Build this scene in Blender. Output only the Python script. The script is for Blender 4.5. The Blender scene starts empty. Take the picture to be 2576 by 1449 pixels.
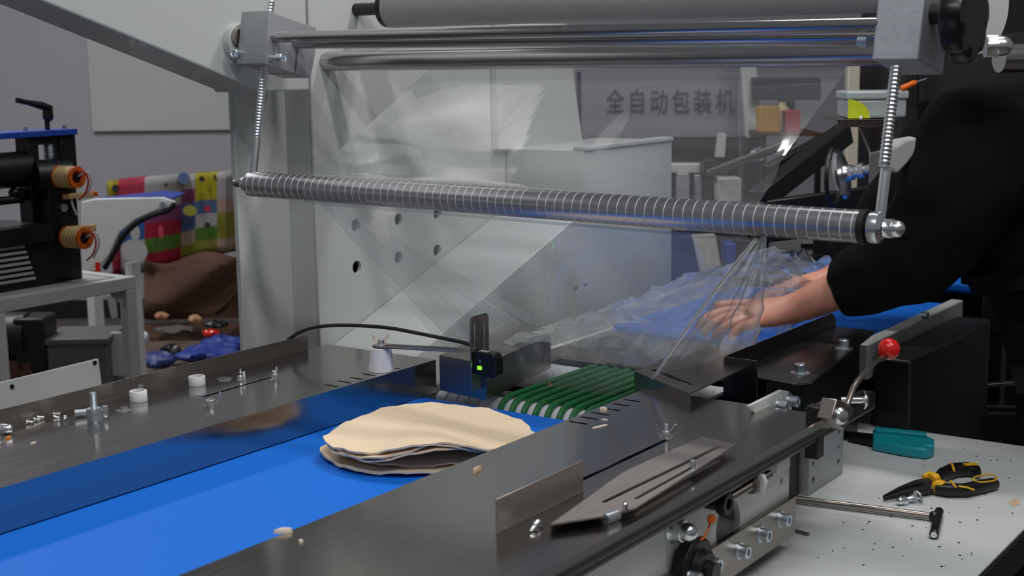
import bpy, bmesh, math, random
from mathutils import Vector, Matrix
random.seed(7)
S = bpy.context.scene
COL = S.collection
V = Vector
PI = math.pi

# ------------------------------------------------------------------ camera, world, lights, exposure
# world axes: X = travel of the packing line, Y = across it towards the rear side plate, Z up, floor at z = 0
FPX = 3501.433
CX, CY = 1288.0, 724.5
R3 = Matrix(((0.5755505, 0.14135723, -0.80545624), (-0.8176391, 0.08210568, -0.56984644), (-0.01441938, 0.98654792, 0.16283516)))
EYE = V((0, 0, 1.35))
cam = bpy.data.cameras.new('camera'); camo = bpy.data.objects.new('camera', cam); COL.objects.link(camo)
camo.matrix_world = Matrix.Translation(EYE) @ R3.to_4x4()
cam.sensor_width = 36; cam.sensor_fit = 'HORIZONTAL'; cam.lens = FPX / 2576 * 36
cam.clip_start = .05; cam.clip_end = 60
cam.dof.use_dof = True; cam.dof.focus_distance = 2.15; cam.dof.aperture_fstop = 8.5
S.camera = camo

w = bpy.data.worlds.new('world'); S.world = w; w.use_nodes = True
w.node_tree.nodes['Background'].inputs[0].default_value = (.90, .95, 1.0, 1)
w.node_tree.nodes['Background'].inputs[1].default_value = .19


def area(name, loc, target, sx, sy, power, col=(1, 1, 1), roll=None):
    l = bpy.data.lights.new(name, 'AREA'); l.shape = 'RECTANGLE'; l.size = sx; l.size_y = sy; l.energy = power; l.color = col
    o = bpy.data.objects.new(name, l); COL.objects.link(o); o.location = loc
    d = (V(target) - V(loc)).normalized()
    o.rotation_euler = d.to_track_quat('-Z', 'Y').to_euler()
    if roll is not None:
        z = -d; y = V(roll); y = (y - z * y.dot(z)).normalized(); x = y.cross(z)
        o.rotation_euler = Matrix((x, y, z)).transposed().to_euler()
    return o


area('ceiling_tube', (1.45, -.25, 3.1), (1.9, 1.4, .9), .13, 1.3, 27, (1, .98, .95), (0, 1, 0))
area('ceiling_tube', (.10, .30, 3.1), (1.7, 1.3, .9), .13, 1.4, 28, (.98, .98, 1), (0, 1, 0))
area('ceiling_tube', (2.65, 1.0, 3.1), (2.0, 1.4, .9), .13, 1.3, 32, (1, .98, .95), (0, 1, 0))
area('ceiling_tube', (2.4, 4.6, 3.2), (2.6, 4.4, 0), .3, 1.6, 80, (.98, .97, 1), (1, 0, 0))

S.view_settings.view_transform = 'Standard'; S.view_settings.look = 'None'
S.view_settings.exposure = -0.45; S.view_settings.gamma = 1; S.view_settings.use_curve_mapping = False


# ------------------------------------------------------------------ survey helpers: a sight line met with a known plane of the place
def _ray(px, py):
    return R3 @ V((px - CX, -(py - CY), -FPX))


def atx(px, py, v):
    d = _ray(px, py); return EYE + d * ((v - EYE.x) / d.x)


def aty(px, py, v):
    d = _ray(px, py); return EYE + d * ((v - EYE.y) / d.y)


def atz(px, py, v):
    d = _ray(px, py); return EYE + d * ((v - EYE.z) / d.z)


FWD = V((.8163, .5776, 0)); RGT = V((.5776, -.8163, 0)); UP = V((0, 0, 1))


def atd(px, py, dist):      # at a distance measured along the room's long axis
    d = _ray(px, py); return EYE + d * (dist / d.dot(FWD))


# ------------------------------------------------------------------ materials
def lin(c):
    return tuple(((x / 255) / 12.92 if x / 255 <= .04045 else ((x / 255 + .055) / 1.055) ** 2.4) for x in c)


def M(name, rgb, rough=.5, metal=0.0, var=.12, scale=18.0, bump=0.0, bscale=None, stretch=None, rvar=.08, coat=0.0, emit=None, trans=0.0, alpha=1.0, spec=.5, sss=0.0):
    m = bpy.data.materials.new(name); m.use_nodes = True; nt = m.node_tree; N = nt.nodes; L = nt.links
    b = N['Principled BSDF']
    c = lin(rgb)
    tc = N.new('ShaderNodeTexCoord'); mp = N.new('ShaderNodeMapping'); L.new(tc.outputs['Object'], mp.inputs[0])
    if stretch: mp.inputs['Scale'].default_value = stretch
    n = N.new('ShaderNodeTexNoise'); n.inputs['Scale'].default_value = scale; n.inputs['Detail'].default_value = 4
    L.new(mp.outputs[0], n.inputs['Vector'])
    mx = N.new('ShaderNodeMix'); mx.data_type = 'RGBA'
    mx.inputs[6].default_value = (*[x * (1 - var) for x in c], 1); mx.inputs[7].default_value = (*[min(1, x * (1 + var)) for x in c], 1)
    L.new(n.outputs['Fac'], mx.inputs[0]); L.new(mx.outputs[2], b.inputs['Base Color'])
    mr = N.new('ShaderNodeMapRange'); mr.inputs[3].default_value = max(.02, rough - rvar); mr.inputs[4].default_value = min(1, rough + rvar)
    L.new(n.outputs['Fac'], mr.inputs[0]); L.new(mr.outputs[0], b.inputs['Roughness'])
    b.inputs['Metallic'].default_value = metal
    b.inputs['Coat Weight'].default_value = coat
    b.inputs['Specular IOR Level'].default_value = spec
    if trans: b.inputs['Transmission Weight'].default_value = trans
    if alpha < 1: b.inputs['Alpha'].default_value = alpha
    if sss:
        b.inputs['Subsurface Weight'].default_value = sss; b.inputs['Subsurface Radius'].default_value = (.01, .004, .002); b.inputs['Subsurface Scale'].default_value = 1
    if emit:
        b.inputs['Emission Color'].default_value = (*lin(rgb), 1); b.inputs['Emission Strength'].default_value = emit
    if bump:
        n2 = N.new('ShaderNodeTexNoise'); n2.inputs['Scale'].default_value = bscale or scale * 4; n2.inputs['Detail'].default_value = 3
        L.new(mp.outputs[0], n2.inputs['Vector'])
        bp = N.new('ShaderNodeBump'); bp.inputs['Strength'].default_value = bump; bp.inputs['Distance'].default_value = .002
        L.new(n2.outputs['Fac'], bp.inputs['Height']); L.new(bp.outputs[0], b.inputs['Normal'])
    return m


PAINT = M('white_green_paint', (187, 191, 188), .38, 0, .04, 3, .06, 120, coat=.15)
PAINT2 = M('white_paint', (212, 214, 212), .42, 0, .05, 4, .05, 120)
STEEL = M('stainless_sheet', (176, 173, 169), .17, 1, .07, 9, .0, None, (1, 14, 14), .05)
STEELB = M('brushed_stainless', (160, 152, 146), .30, 1, .10, 14, .05, 60, (1, 30, 30), .08)
CHROME = M('zinc_bright', (236, 238, 240), .24, 1, .04, 30, 0, None, None, .04)
ZINC = M('zinc_screw', (214, 222, 228), .34, 1, .08, 60, 0, None, None, .06)
BARM = M('ground_steel_bar', (178, 176, 178), .20, 1, .06, 6, .03, 200, (40, 1, 40), .05)
ROLLM = M('aluminium_roller', (198, 196, 200), .27, 1, .05, 8, .03, 200, None, .05)
CUTM = M('groove_edge_glint', (236, 236, 238), .45, .6, .02, 40)  # grooves coloured brighter to imitate light caught on their edges
BRACK = M('matt_stainless', (182, 174, 170), .40, .95, .06, 10, .03, 60, (1, 30, 30))
ALU = M('milled_aluminium', (164, 166, 170), .45, .45, .10, 26, .12, 160, None, .08)
GALV = M('scuffed_aluminium', (168, 172, 178), .55, .3, .16, 90, .10, 260, None, .1)
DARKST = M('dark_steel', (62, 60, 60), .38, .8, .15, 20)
BLACKP = M('black_plastic', (14, 14, 15), .34, 0, .15, 30)
BLACKM = M('black_paint_metal', (15, 15, 17), .45, 0, .2, 20)
BLUEB = M('blue_belt', (14, 112, 222), .60, 0, .03, 3, .10, 700, None, .05, spec=.2)
BLUEP = M('blue_plate', (30, 70, 170), .45, 0, .1, 8)
GREENC = M('green_urethane', (30, 112, 58), .42, 0, .12, 60)
NYLON = M('white_nylon', (224, 224, 228), .45, 0, .04, 60, .08, 400)
WALLM = M('grey_wall', (168, 166, 172), .9, 0, .04, 2, .1, 60)
FLOORM = M('grey_floor', (96, 90, 86), .6, 0, .2, 3)
RUBBER = M('black_rubber', (20, 20, 21), .55, 0, .2, 40)
RED = M('red_knob', (214, 24, 14), .25, 0, .05, 20, coat=.3)
ORANGE = M('orange_plastic', (224, 104, 22), .4, 0, .15, 50)
CREAM = M('cream_insulator', (222, 186, 132), .5, 0, .1, 50)
YELLOW = M('yellow_rubber', (222, 168, 22), .5, 0, .1, 60)
TEAL = M('teal_plastic', (16, 140, 152), .4, 0, .1, 30)
SKIN = M('skin', (214, 150, 128), .5, 0, .12, 40, .15, 300, sss=.05)
JACKET = M('black_cloth', (18, 16, 17), .95, 0, .25, 30, .4, 250, spec=.15)
TROUSER = M('dark_trousers', (22, 22, 26), .9, 0, .2, 30)
SHIRT = M('grey_shirt', (170, 168, 170), .9, 0, .1, 40)
HAIR = M('black_hair', (12, 11, 11), .5, 0, .2, 60)
CARD = M('cardboard', (88, 62, 48), .85, 0, .15, 12)
LIME = M('lime_sticker', (196, 210, 34), .5, 0, .03, 20)
PLASTC = M('cloudy_plastic', (190, 200, 202), .3, 0, .05, 12, trans=.25)
PALEM = M('pale_metal', (190, 190, 186), .5, .1, .05, 10)  # mat colours darkened to carry the shade at the back wall
BOXBLUE = M('blue_sheet', (40, 62, 150), .5, 0, .25, 14)
TABLEM = M('white_laminate', (196, 200, 200), .40, 0, .03, 3)
DEB = M('dark_specks', (40, 38, 38), .8)
CRUMB = M('pale_crumb', (226, 214, 196), .8, 0, .1, 200)
CRUMBT = M('tan_crumb', (196, 168, 140), .8, 0, .15, 200)
OCRUMB = M('orange_crumb', (196, 120, 50), .8, 0, .2, 200)
INK = M('navy_ink', (34, 32, 74), .6)
SIGNM = M('sign_board', (150, 148, 160), .6, 0, .05, 4)
LED = M('green_led', (80, 255, 20), .4, emit=6.0)
DOT = M('red_laser_dot', (255, 40, 50), .5, emit=2.0)


def bread_mat():
    m = M('flatbread', (242, 218, 184), .75, 0, .10, 14, .35, 160, sss=.0)
    nt = m.node_tree; N = nt.nodes; L = nt.links; b = N['Principled BSDF']
    src = b.inputs['Base Color'].links[0].from_socket
    tc = N.new('ShaderNodeTexCoord'); n = N.new('ShaderNodeTexNoise'); n.inputs['Scale'].default_value = 55; n.inputs['Detail'].default_value = 2
    L.new(tc.outputs['Object'], n.inputs['Vector'])
    cr = N.new('ShaderNodeValToRGB'); cr.color_ramp.elements[0].position = .74; cr.color_ramp.elements[1].position = .80
    L.new(n.outputs['Fac'], cr.inputs[0])
    mx = N.new('ShaderNodeMix'); mx.data_type = 'RGBA'; L.new(cr.outputs[0], mx.inputs[0]); L.new(src, mx.inputs[6]); mx.inputs[7].default_value = (*lin((168, 138, 106)), 1)
    L.new(mx.outputs[2], b.inputs['Base Color'])
    return m


BREAD = bread_mat()


def film_mat(name, haze, g0):
    m = bpy.data.materials.new(name); m.use_nodes = True; nt = m.node_tree; N = nt.nodes; L = nt.links; N.clear()
    out = N.new('ShaderNodeOutputMaterial'); tr = N.new('ShaderNodeBsdfTransparent'); tr.inputs[0].default_value = (.93, .94, .95, 1)
    gl = N.new('ShaderNodeBsdfGlossy'); gl.inputs['Roughness'].default_value = .07; gl.inputs[0].default_value = (1, 1, 1, 1)
    df = N.new('ShaderNodeBsdfDiffuse'); df.inputs[0].default_value = (.86, .88, .92, 1)
    tl = N.new('ShaderNodeBsdfTranslucent'); tl.inputs[0].default_value = (.86, .88, .92, 1)
    lw = N.new('ShaderNodeLayerWeight'); lw.inputs[0].default_value = .5
    pw = N.new('ShaderNodeMath'); pw.operation = 'POWER'; pw.inputs[1].default_value = 4.5; L.new(lw.outputs['Facing'], pw.inputs[0])
    mu = N.new('ShaderNodeMath'); mu.operation = 'MULTIPLY_ADD'; mu.inputs[1].default_value = .85; mu.inputs[2].default_value = g0; mu.use_clamp = True; L.new(pw.outputs[0], mu.inputs[0])
    tc = N.new('ShaderNodeTexCoord'); mp = N.new('ShaderNodeMapping'); mp.inputs['Scale'].default_value = (3, 9, 3); L.new(tc.outputs['Object'], mp.inputs[0])
    n = N.new('ShaderNodeTexNoise'); n.inputs['Scale'].default_value = 2.2; n.inputs['Detail'].default_value = 3; L.new(mp.outputs[0], n.inputs['Vector'])
    bp = N.new('ShaderNodeBump'); bp.inputs['Strength'].default_value = .10; bp.inputs['Distance'].default_value = .01; L.new(n.outputs['Fac'], bp.inputs['Height'])
    L.new(bp.outputs[0], gl.inputs['Normal'])
    a = N.new('ShaderNodeMixShader'); L.new(df.outputs[0], a.inputs[1]); L.new(tl.outputs[0], a.inputs[2]); a.inputs[0].default_value = .5
    b = N.new('ShaderNodeMixShader'); b.inputs[0].default_value = haze; L.new(tr.outputs[0], b.inputs[1]); L.new(a.outputs[0], b.inputs[2])
    c = N.new('ShaderNodeMixShader'); L.new(mu.outputs[0], c.inputs[0]); L.new(b.outputs[0], c.inputs[1]); L.new(gl.outputs[0], c.inputs[2])
    L.new(c.outputs[0], out.inputs[0])
    return m


FILM = film_mat('clear_film', .09, .06)
FILM2 = film_mat('folded_film', .17, .09)
FILMT = film_mat('crumpled_film', .26, .12)
FILME = film_mat('rolled_edge_glint', .60, .45)  # extra white haze stands in for the lamp highlight on the rolled fold


# ------------------------------------------------------------------ mesh builder
def frame(axis, hint=None):
    z = V(axis).normalized(); h = V(hint) if hint else (V((0, 0, 1)) if abs(z.z) < .9 else V((1, 0, 0)))
    x = (h - z * h.dot(z)).normalized(); y = z.cross(x)
    return Matrix((x, y, z)).transposed()


def place(loc, axis=(0, 0, 1), hint=None):
    return Matrix.Translation(V(loc)) @ frame(axis, hint).to_4x4()


def chaikin(pts, n=2):
    pts = [V(p) for p in pts]
    for _ in range(n):
        q = [pts[0]]
        for a_, b_ in zip(pts, pts[1:]): q += [a_.lerp(b_, .25), a_.lerp(b_, .75)]
        pts = q + [pts[-1]]
    return pts


class MB:
    def __init__(s): s.v = []; s.f = []; s.mi = []

    def add(s, vs, fs, mi=0):
        o = len(s.v); s.v += [V(p) for p in vs]; s.f += [[i + o for i in f] for f in fs]; s.mi += [mi] * len(fs); return s

    def join(s, o, mi=None):
        k = len(s.v); s.v += o.v; s.f += [[i + k for i in f] for f in o.f]; s.mi += (o.mi if mi is None else [mi] * len(o.f)); return s

    def xf(s, m): s.v = [m @ p for p in s.v]; return s

    def box(s, x0, x1, y0, y1, z0, z1, mi=0):
        return s.add([(x, y, z) for x in (x0, x1) for y in (y0, y1) for z in (z0, z1)],
                     [(0, 1, 3, 2), (4, 6, 7, 5), (0, 4, 5, 1), (2, 3, 7, 6), (0, 2, 6, 4), (1, 5, 7, 3)], mi)

    def obox(s, c, ax, ay, az, mi=0):     # centre and three half-edge vectors
        c = V(c); ax = V(ax); ay = V(ay); az = V(az)
        return s.add([c + ax * i + ay * j + az * k for i in (-1, 1) for j in (-1, 1) for k in (-1, 1)],
                     [(0, 1, 3, 2), (4, 6, 7, 5), (0, 4, 5, 1), (2, 3, 7, 6), (0, 2, 6, 4), (1, 5, 7, 3)], mi)

    def bar(s, a, b, wx, wz, hint=(0, 0, 1), mi=0):   # rectangular bar from a to b
        a = V(a); b = V(b); d = (b - a); F = frame(d, hint); x = F.col[0] * wz / 2; y = F.col[1] * wx / 2
        return s.obox((a + b) / 2, d / 2, y, x, mi)

    def prism(s, poly, off, mi=0):        # polygon of 3d points, extruded by off
        n = len(poly); p = [V(q) for q in poly]; off = V(off)
        return s.add(p + [q + off for q in p], [tuple(range(n))[::-1], tuple(range(n, 2 * n))] + [(i, (i + 1) % n, n + (i + 1) % n, n + i) for i in range(n)], mi)

    def xz(s, poly, y0, y1, mi=0): return s.prism([(a, y0, b) for a, b in poly], (0, y1 - y0, 0), mi)
    def yz(s, poly, x0, x1, mi=0): return s.prism([(x0, a, b) for a, b in poly], (x1 - x0, 0, 0), mi)
    def xy(s, poly, z0, z1, mi=0): return s.prism([(a, b, z0) for a, b in poly], (0, 0, z1 - z0), mi)

    def lathe(s, prof, m=None, n=24, mi=0, shape=None):   # prof: (r, z) list; r == 0 closes
        vs = []; rings = []
        for k, (r, z) in enumerate(prof):
            if r <= 1e-9: rings.append([len(vs)]); vs.append(V((0, 0, z)))
            else:
                ring = []
                for i in range(n):
                    t = 2 * PI * i / n; q = r
                    if shape and shape.get(k): q = r * shape[k](t)
                    ring.append(len(vs)); vs.append(V((q * math.cos(t), q * math.sin(t), z)))
                rings.append(ring)
        fs = []
        for a, b in zip(rings, rings[1:]):
            if len(a) == 1 and len(b) == 1: continue
            for i in range(n):
                j = (i + 1) % n
                if len(a) == 1: fs.append((a[0], b[j], b[i]))
                elif len(b) == 1: fs.append((a[i], a[j], b[0]))
                else: fs.append((a[i], a[j], b[j], b[i]))
        if m is not None: vs = [m @ p for p in vs]
        return s.add(vs, fs, mi)

    def cyl(s, a, b, r, n=20, mi=0, r2=None):
        a = V(a); b = V(b); L = (b - a).length
        return s.lathe([(0, 0), (r, 0), (r if r2 is None else r2, L), (0, L)], place(a, b - a), n, mi)

    def tube(s, pts, r, n=10, mi=0, caps=True):
        pts = [V(p) for p in pts]; vs = []; fs = []; up = None
        for i, p in enumerate(pts):
            t = (pts[min(i + 1, len(pts) - 1)] - pts[max(i - 1, 0)]).normalized()
            if up is None: up = V((0, 0, 1)) if abs(t.z) < .9 else V((1, 0, 0))
            up = (up - t * up.dot(t)).normalized(); q = t.cross(up)
            rr = r[i] if isinstance(r, (list, tuple)) else r
            vs += [p + up * rr * math.cos(2 * PI * k / n) + q * rr * math.sin(2 * PI * k / n) for k in range(n)]
        for i in range(len(pts) - 1):
            for k in range(n):
                fs.append((i * n + k, i * n + (k + 1) % n, (i + 1) * n + (k + 1) % n, (i + 1) * n + k))
        if caps: fs += [tuple(range(n))[::-1], tuple(range((len(pts) - 1) * n, len(pts) * n))]
        return s.add(vs, fs, mi)

    def ball(s, c, r, nu=20, nv=12, sc=(1, 1, 1), mi=0):
        pr = [(r * math.sin(PI * k / nv), -r * math.cos(PI * k / nv)) for k in range(nv + 1)]; pr[0] = (0, -r); pr[-1] = (0, r)
        return s.lathe(pr, Matrix.Translation(V(c)) @ Matrix.Diagonal((*sc, 1)), nu, mi)

    def grid(s, fn, nu, nv, mi=0):
        vs = [fn(i / nu, j / nv) for i in range(nu + 1) for j in range(nv + 1)]
        return s.add(vs, [(i * (nv + 1) + j, (i + 1) * (nv + 1) + j, (i + 1) * (nv + 1) + j + 1, i * (nv + 1) + j + 1) for i in range(nu) for j in range(nv)], mi)


OFF = {}


def rootoff(p):
    while p.parent: p = p.parent
    return OFF.get(p.name, V((0, 0, 0)))


def build(name, mb, mat, parent=None, base=None, bevel=0, seg=2, sharp=32, recalc=True, solid=0, weld=False):
    me = bpy.data.meshes.new(name)
    off = rootoff(parent) if parent else (V(base) if base is not None else V((0, 0, 0)))
    me.from_pydata([p - off for p in mb.v], [], mb.f)
    mats = mat if isinstance(mat, (list, tuple)) else [mat]
    for m in mats: me.materials.append(m)
    for p, i in zip(me.polygons, mb.mi): p.material_index = i
    if weld:
        bm = bmesh.new(); bm.from_mesh(me); bmesh.ops.remove_doubles(bm, verts=bm.verts, dist=1e-5); bm.to_mesh(me); bm.free()
    if recalc:
        bm = bmesh.new(); bm.from_mesh(me); bmesh.ops.recalc_face_normals(bm, faces=bm.faces); bm.to_mesh(me); bm.free()
    for p in me.polygons: p.use_smooth = True
    me.set_sharp_from_angle(angle=math.radians(sharp))
    o = bpy.data.objects.new(name, me); COL.objects.link(o)
    if parent: o.parent = parent
    else: o.location = off
    if solid:
        md = o.modifiers.new('solid', 'SOLIDIFY'); md.thickness = solid; md.offset = 0
    if bevel:
        md = o.modifiers.new('bevel', 'BEVEL'); md.width = bevel; md.segments = seg; md.limit_method = 'ANGLE'; md.angle_limit = math.radians(40)
    return o


def bake(o):
    dg = bpy.context.evaluated_depsgraph_get(); me = bpy.data.meshes.new_from_object(o.evaluated_get(dg)); o.modifiers.clear(); o.data = me
    return o


def drill(o, cutters, sharp=32):           # cut real holes with a solid that is then removed
    off = rootoff(o) if o.parent else V(o.location)
    if o.modifiers: bake(o)
    me = bpy.data.meshes.new('cut'); me.from_pydata([p - off for p in cutters.v], [], cutters.f)
    bm = bmesh.new(); bm.from_mesh(me); bmesh.ops.recalc_face_normals(bm, faces=bm.faces); bm.to_mesh(me); bm.free()
    c = bpy.data.objects.new('cut', me); COL.objects.link(c)
    c.location = off if o.parent else o.location
    md = o.modifiers.new('b', 'BOOLEAN'); md.operation = 'DIFFERENCE'; md.solver = 'EXACT'; md.object = c
    bpy.context.view_layer.update()
    bake(o); bpy.data.objects.remove(c)
    for p in o.data.polygons: p.use_smooth = True
    o.data.set_sharp_from_angle(angle=math.radians(sharp))
    return o


def tag(o, label, cat, group=None, kind=None):
    o['label'] = label; o['category'] = cat
    if group: o['group'] = group
    if kind: o['kind'] = kind
    return o


def thing(name, label, cat, loc, group=None):
    o = bpy.data.objects.new(name, None); COL.objects.link(o); o.location = loc; o.empty_display_size = .05
    OFF[o.name] = V(loc); return tag(o, label, cat, group)


def struct(o): o['kind'] = 'structure'; return o


def copytree(o, parent=None):
    c = o.copy(); COL.objects.link(c)
    if parent: c.parent = parent
    for ch in list(o.children): copytree(ch, c)
    return c


# ------------------------------------------------------------------ fasteners (local axis +z, foot at z = 0)
def hexf(t): return math.cos(PI / 6) / math.cos((t + PI / 6) % (PI / 3) - PI / 6)


def cap_head(r, h, n=24):
    b = r * .12
    return MB().lathe([(0, 0), (r, 0), (r, h - b), (r - b, h), (r * .62, h), (r * .55, h - b * .6), (r * .55, h * .45), (0, h * .45)], None, n, 0, {4: hexf, 5: hexf, 6: hexf})


def hexnut(af, h, n=24, hole=None):
    r = af / 2 / math.cos(PI / 6); c = lambda t: hexf(t)
    return MB().lathe([(hole or af * .28, 0), (r * .92, 0), (r, h * .14), (r, h * .86), (r * .92, h), (hole or af * .28, h), (hole or af * .28, 0)], None, n, 0, {2: c, 3: c})


def acorn(af, h, n=24):
    r = af / 2 / math.cos(PI / 6); hh = h * .42; d = af * .47
    pr = [(0, 0), (r * .94, 0), (r, hh * .12), (r, hh * .88), (r * .93, hh), (d, hh), (d, h * .62)]
    pr += [(d * math.cos(a), h * .62 + h * .38 * math.sin(a)) for a in (PI / 8, PI / 4, 3 * PI / 8)] + [(0, h)]
    return MB().lathe(pr, None, n, 0, {2: hexf, 3: hexf})


def washer(ro, ri, t, n=28): return MB().lathe([(ri, 0), (ro, 0), (ro, t), (ri, t), (ri, 0)], None, n)


def thread(r, L, pitch, n=16, depth=.12):
    pr = [(0, 0)]; k = int(L / pitch)
    for i in range(k):
        z = i * pitch; pr += [(r * (1 - depth), z), (r, z + pitch * .35), (r, z + pitch * .6), (r * (1 - depth), z + pitch * .95)]
    return MB().lathe(pr + [(r * .9, L), (0, L)], None, n)


def wingnut(s=1.0):
    m = MB().lathe([(.0030, 0), (.0068, 0), (.0068, .002), (.0052, .009), (.0030, .0095), (.0030, 0)], None, 20)
    for sg in (-1, 1):
        p = [(.004 * sg, .001), (.0075 * sg, .0015), (.0135 * sg, .0100), (.0150 * sg, .0160), (.0138 * sg, .0182), (.0118 * sg, .0172), (.0085 * sg, .0112), (.0045 * sg, .0080)]
        m.prism([(a, -.0013, b) for a, b in p], (0, .0026, 0))
    return m.xf(Matrix.Scale(s, 4))


def slotcut(a, b, wdt, z0, z1, n=6):      # vertical elongated hole cutter from a to b (xy)
    a = V((a[0], a[1])); b = V((b[0], b[1])); d = (b - a).normalized(); q = V((-d.y, d.x)); p = []
    for k in range(n + 1): t = PI / 2 + PI * k / n; p.append(a + (d * math.cos(t) + q * math.sin(t)) * wdt / 2)
    for k in range(n + 1): t = -PI / 2 + PI * k / n; p.append(b + (d * math.cos(t) + q * math.sin(t)) * wdt / 2)
    return MB().xy([(u.x, u.y) for u in p], z0, z1)


# ================================================================== SETTING
def slab(c, a, b, t):   # centre, two half vectors, thickness vector
    return MB().obox(c, a, b, t)


WD = 7.4
struct(build('floor', slab(FWD * 2.5 + UP * -.05, FWD * 7.5, RGT * 7.5, UP * .05), FLOORM))
struct(build('wall_back', slab(FWD * (WD + .05) + UP * 1.8, RGT * 7.5, UP * 1.8, FWD * .05), WALLM))
struct(build('baseboard_back', slab(FWD * (WD - .01) + UP * .05, RGT * 7.5, UP * .05, FWD * .01), DARKST, bevel=.004))

# ================================================================== PACKING MACHINE (rear side plate, housings)
pm = thing('packing_machine', 'pale grey-green steel machine frame behind the conveyor, round holes in its side plate', 'machine', (2.2, 1.9, 0))
YP = 1.83
xl = aty(600, 560, 1.90).x
build('side_column', MB().box(xl, 2.02, 1.90, 1.912, 0, 1.36), PAINT, pm, bevel=.002)
xm = aty(797, 600, YP).x
mp_ = MB().box(xm, 2.62, YP, YP + .008, .10, 2.0)
panel = build('side_plate', mp_, PAINT, pm, bevel=.003)
hc = MB()
HOLES = [(895, 567), (1003, 552), (1100, 537), (898, 672), (1003, 648), (1100, 630)]
for px, py in HOLES:
    p = aty(px, py, YP); hc.cyl((p.x, YP - .05, p.z), (p.x, YP + .05, p.z), .0128, 28)
drill(panel, hc)
build('edge_return', MB().box(xm, xm + .008, YP + .008, 1.90, .10, 1.36), PAINT, pm)
build('hole_backing', MB().box(1.85, 2.7, 1.945, 1.955, .05, 1.9), BLACKM, pm)  # black sheet added behind the plate so its holes look dark inside
a = aty(780, 236, 1.795); b = aty(644, 224, 1.795); c = aty(100, 0, 1.795)
sl = (c.z - b.z) / (c.x - b.x)
uh = [(a.x, b.z - .006), (b.x + .004, b.z - .006), (b.x, b.z), (.95, b.z + sl * (.95 - b.x)), (.95, 2.0), (a.x, 2.0)]
build('upper_housing', MB().xz(uh, 1.795, 1.905), PAINT, pm, bevel=.004, seg=3)
p = aty(598, 104, 1.79)
build('pivot_boss', MB().lathe([(0, 0), (.031, 0), (.031, .016), (.029, .019), (0, .019)], place((p.x, 1.797, p.z), (0, -1, 0)), 40), PAINT, pm)
p2 = aty(604, 94, 1.775)
build('pivot_pin', MB().cyl((p2.x + .012, 1.79, p2.z), (p2.x + .012, 1.75, p2.z), .0165, 28).cyl((p2.x - .004, 1.79, p2.z), (p2.x - .004, 1.768, p2.z), .0145, 24), STEELB, pm)
q = aty(584, 136, 1.768)
sc = cap_head(.0088, .011).join(MB().cyl((0, 0, 0), (0, 0, -.022), .0052, 16))
build('cap_screw', sc.xf(place(q + V((.012, 0, .002)), (-1, -.15, -.12))), ZINC, pm)
# flat cover with a slanted right edge
cp = [aty(*t, 1.815) for t in ((1246, 60), (1424, 60), (1467, 382), (1251, 375))]
build('cover_panel', MB().prism([(t.x, 1.812, t.z) for t in cp], (0, .018, 0)), PAINT, pm, bevel=.002)
# lower housing with the sloping top
YH = 1.62
c1 = aty(1470, 379, YH); c2 = aty(1691, 351, YH); s0 = (1.925, .783)
bx = c1.x - .004; bz = s0[1] + .366 * (bx - s0[0])
lh = [s0, (bx, bz), (c1.x, c1.z), (c2.x, c2.z), (c2.x, .62), (s0[0], .62)]
hous = build('lower_housing', MB().xz(lh, YH, YP - .001), PAINT, pm, bevel=.003, seg=2)
hc = MB()
for px, py in ((1449, 728), (1474, 719)):
    p = aty(px, py, YH); hc.cyl((p.x, YH - .02, p.z), (p.x, YH + .02, p.z), .0065, 20)
drill(hous, hc)
build('top_flange', MB().box(c1.x, c2.x, YH - .004, YH + .03, c1.z - .001, c1.z + .009), PAINT, pm, bevel=.002)
build('base_frame', MB().box(1.95, 3.0, 1.66, 1.80, 0, .62), PAINT, pm, bevel=.004)

# ================================================================== FILM GUIDE FRAME (clamp blocks, bars, rods, grooved roller)
ff = thing('film_tension_frame', 'tilting film frame of steel bars, clamp blocks, threaded rods and a grooved roller', 'machine frame', (1.75, 1.2, 1.10))
bl = [aty(*t, 1.70) for t in ((677, 26), (703, 38), (796, 70), (794, 132), (782, 197), (665, 160))]
blk = build('clamp_block', MB().prism([(t.x, 1.70, t.z) for t in bl], (0, .066, 0)), ALU, ff, bevel=.0016)
g = [aty(*t, 1.69) for t in ((757, 128), (761, 128), (753, 200), (749, 200))]
drill(blk, MB().prism([(t.x, 1.66, t.z) for t in g], (0, .14, 0)))
p = aty(681, 146, 1.70)
build('cap_screw', cap_head(.0088, .013).join(MB().cyl((0, 0, 0), (0, 0, -.03), .0052, 16)).xf(place(p + V((.0, -.018, 0)), (0, -1, 0))), ZINC, ff)
tl = V((.208, 0, .978))
p = aty(2192, 151, .655); q = aty(2248, 151, .626)
wv = V((.978, 0, -.208))
cb = p + tl * .075 + wv * .05 + V((0, -.030, 0))
build('clamp_block', MB().obox(cb, wv * .05, V((0, .030, 0)), tl * .075), GALV, ff, bevel=.002)
B1 = (V((1.720, 1.70, 1.391)), V((1.738, .652, 1.3855)))
B2 = (V((1.773, 1.70, 1.383)), V((1.780, .632, 1.371)))
B3 = (V((1.985, 1.83, 1.349)), V((1.985, .70, 1.349)))
build('guide_bar', MB().cyl(B1[0] + V((0, .01, 0)), B1[1], .0092, 28), BARM, ff)
build('guide_bar', MB().cyl(B2[0] + V((0, .01, 0)), B2[1], .0115, 28), BARM, ff)
b3 = MB().lathe([(0, 0), (.016, 0), (.0178, .002), (.0178, 1.13), (0, 1.13)], place(B3[0], B3[1] - B3[0]), 40)
build('guide_bar', b3, BARM, ff)
p = aty(2178, 124, .70)
build('cap_screw', cap_head(.009, .012).xf(place((1.74, .668, 1.365), (0, 1, 0))), ZINC, ff)


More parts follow.
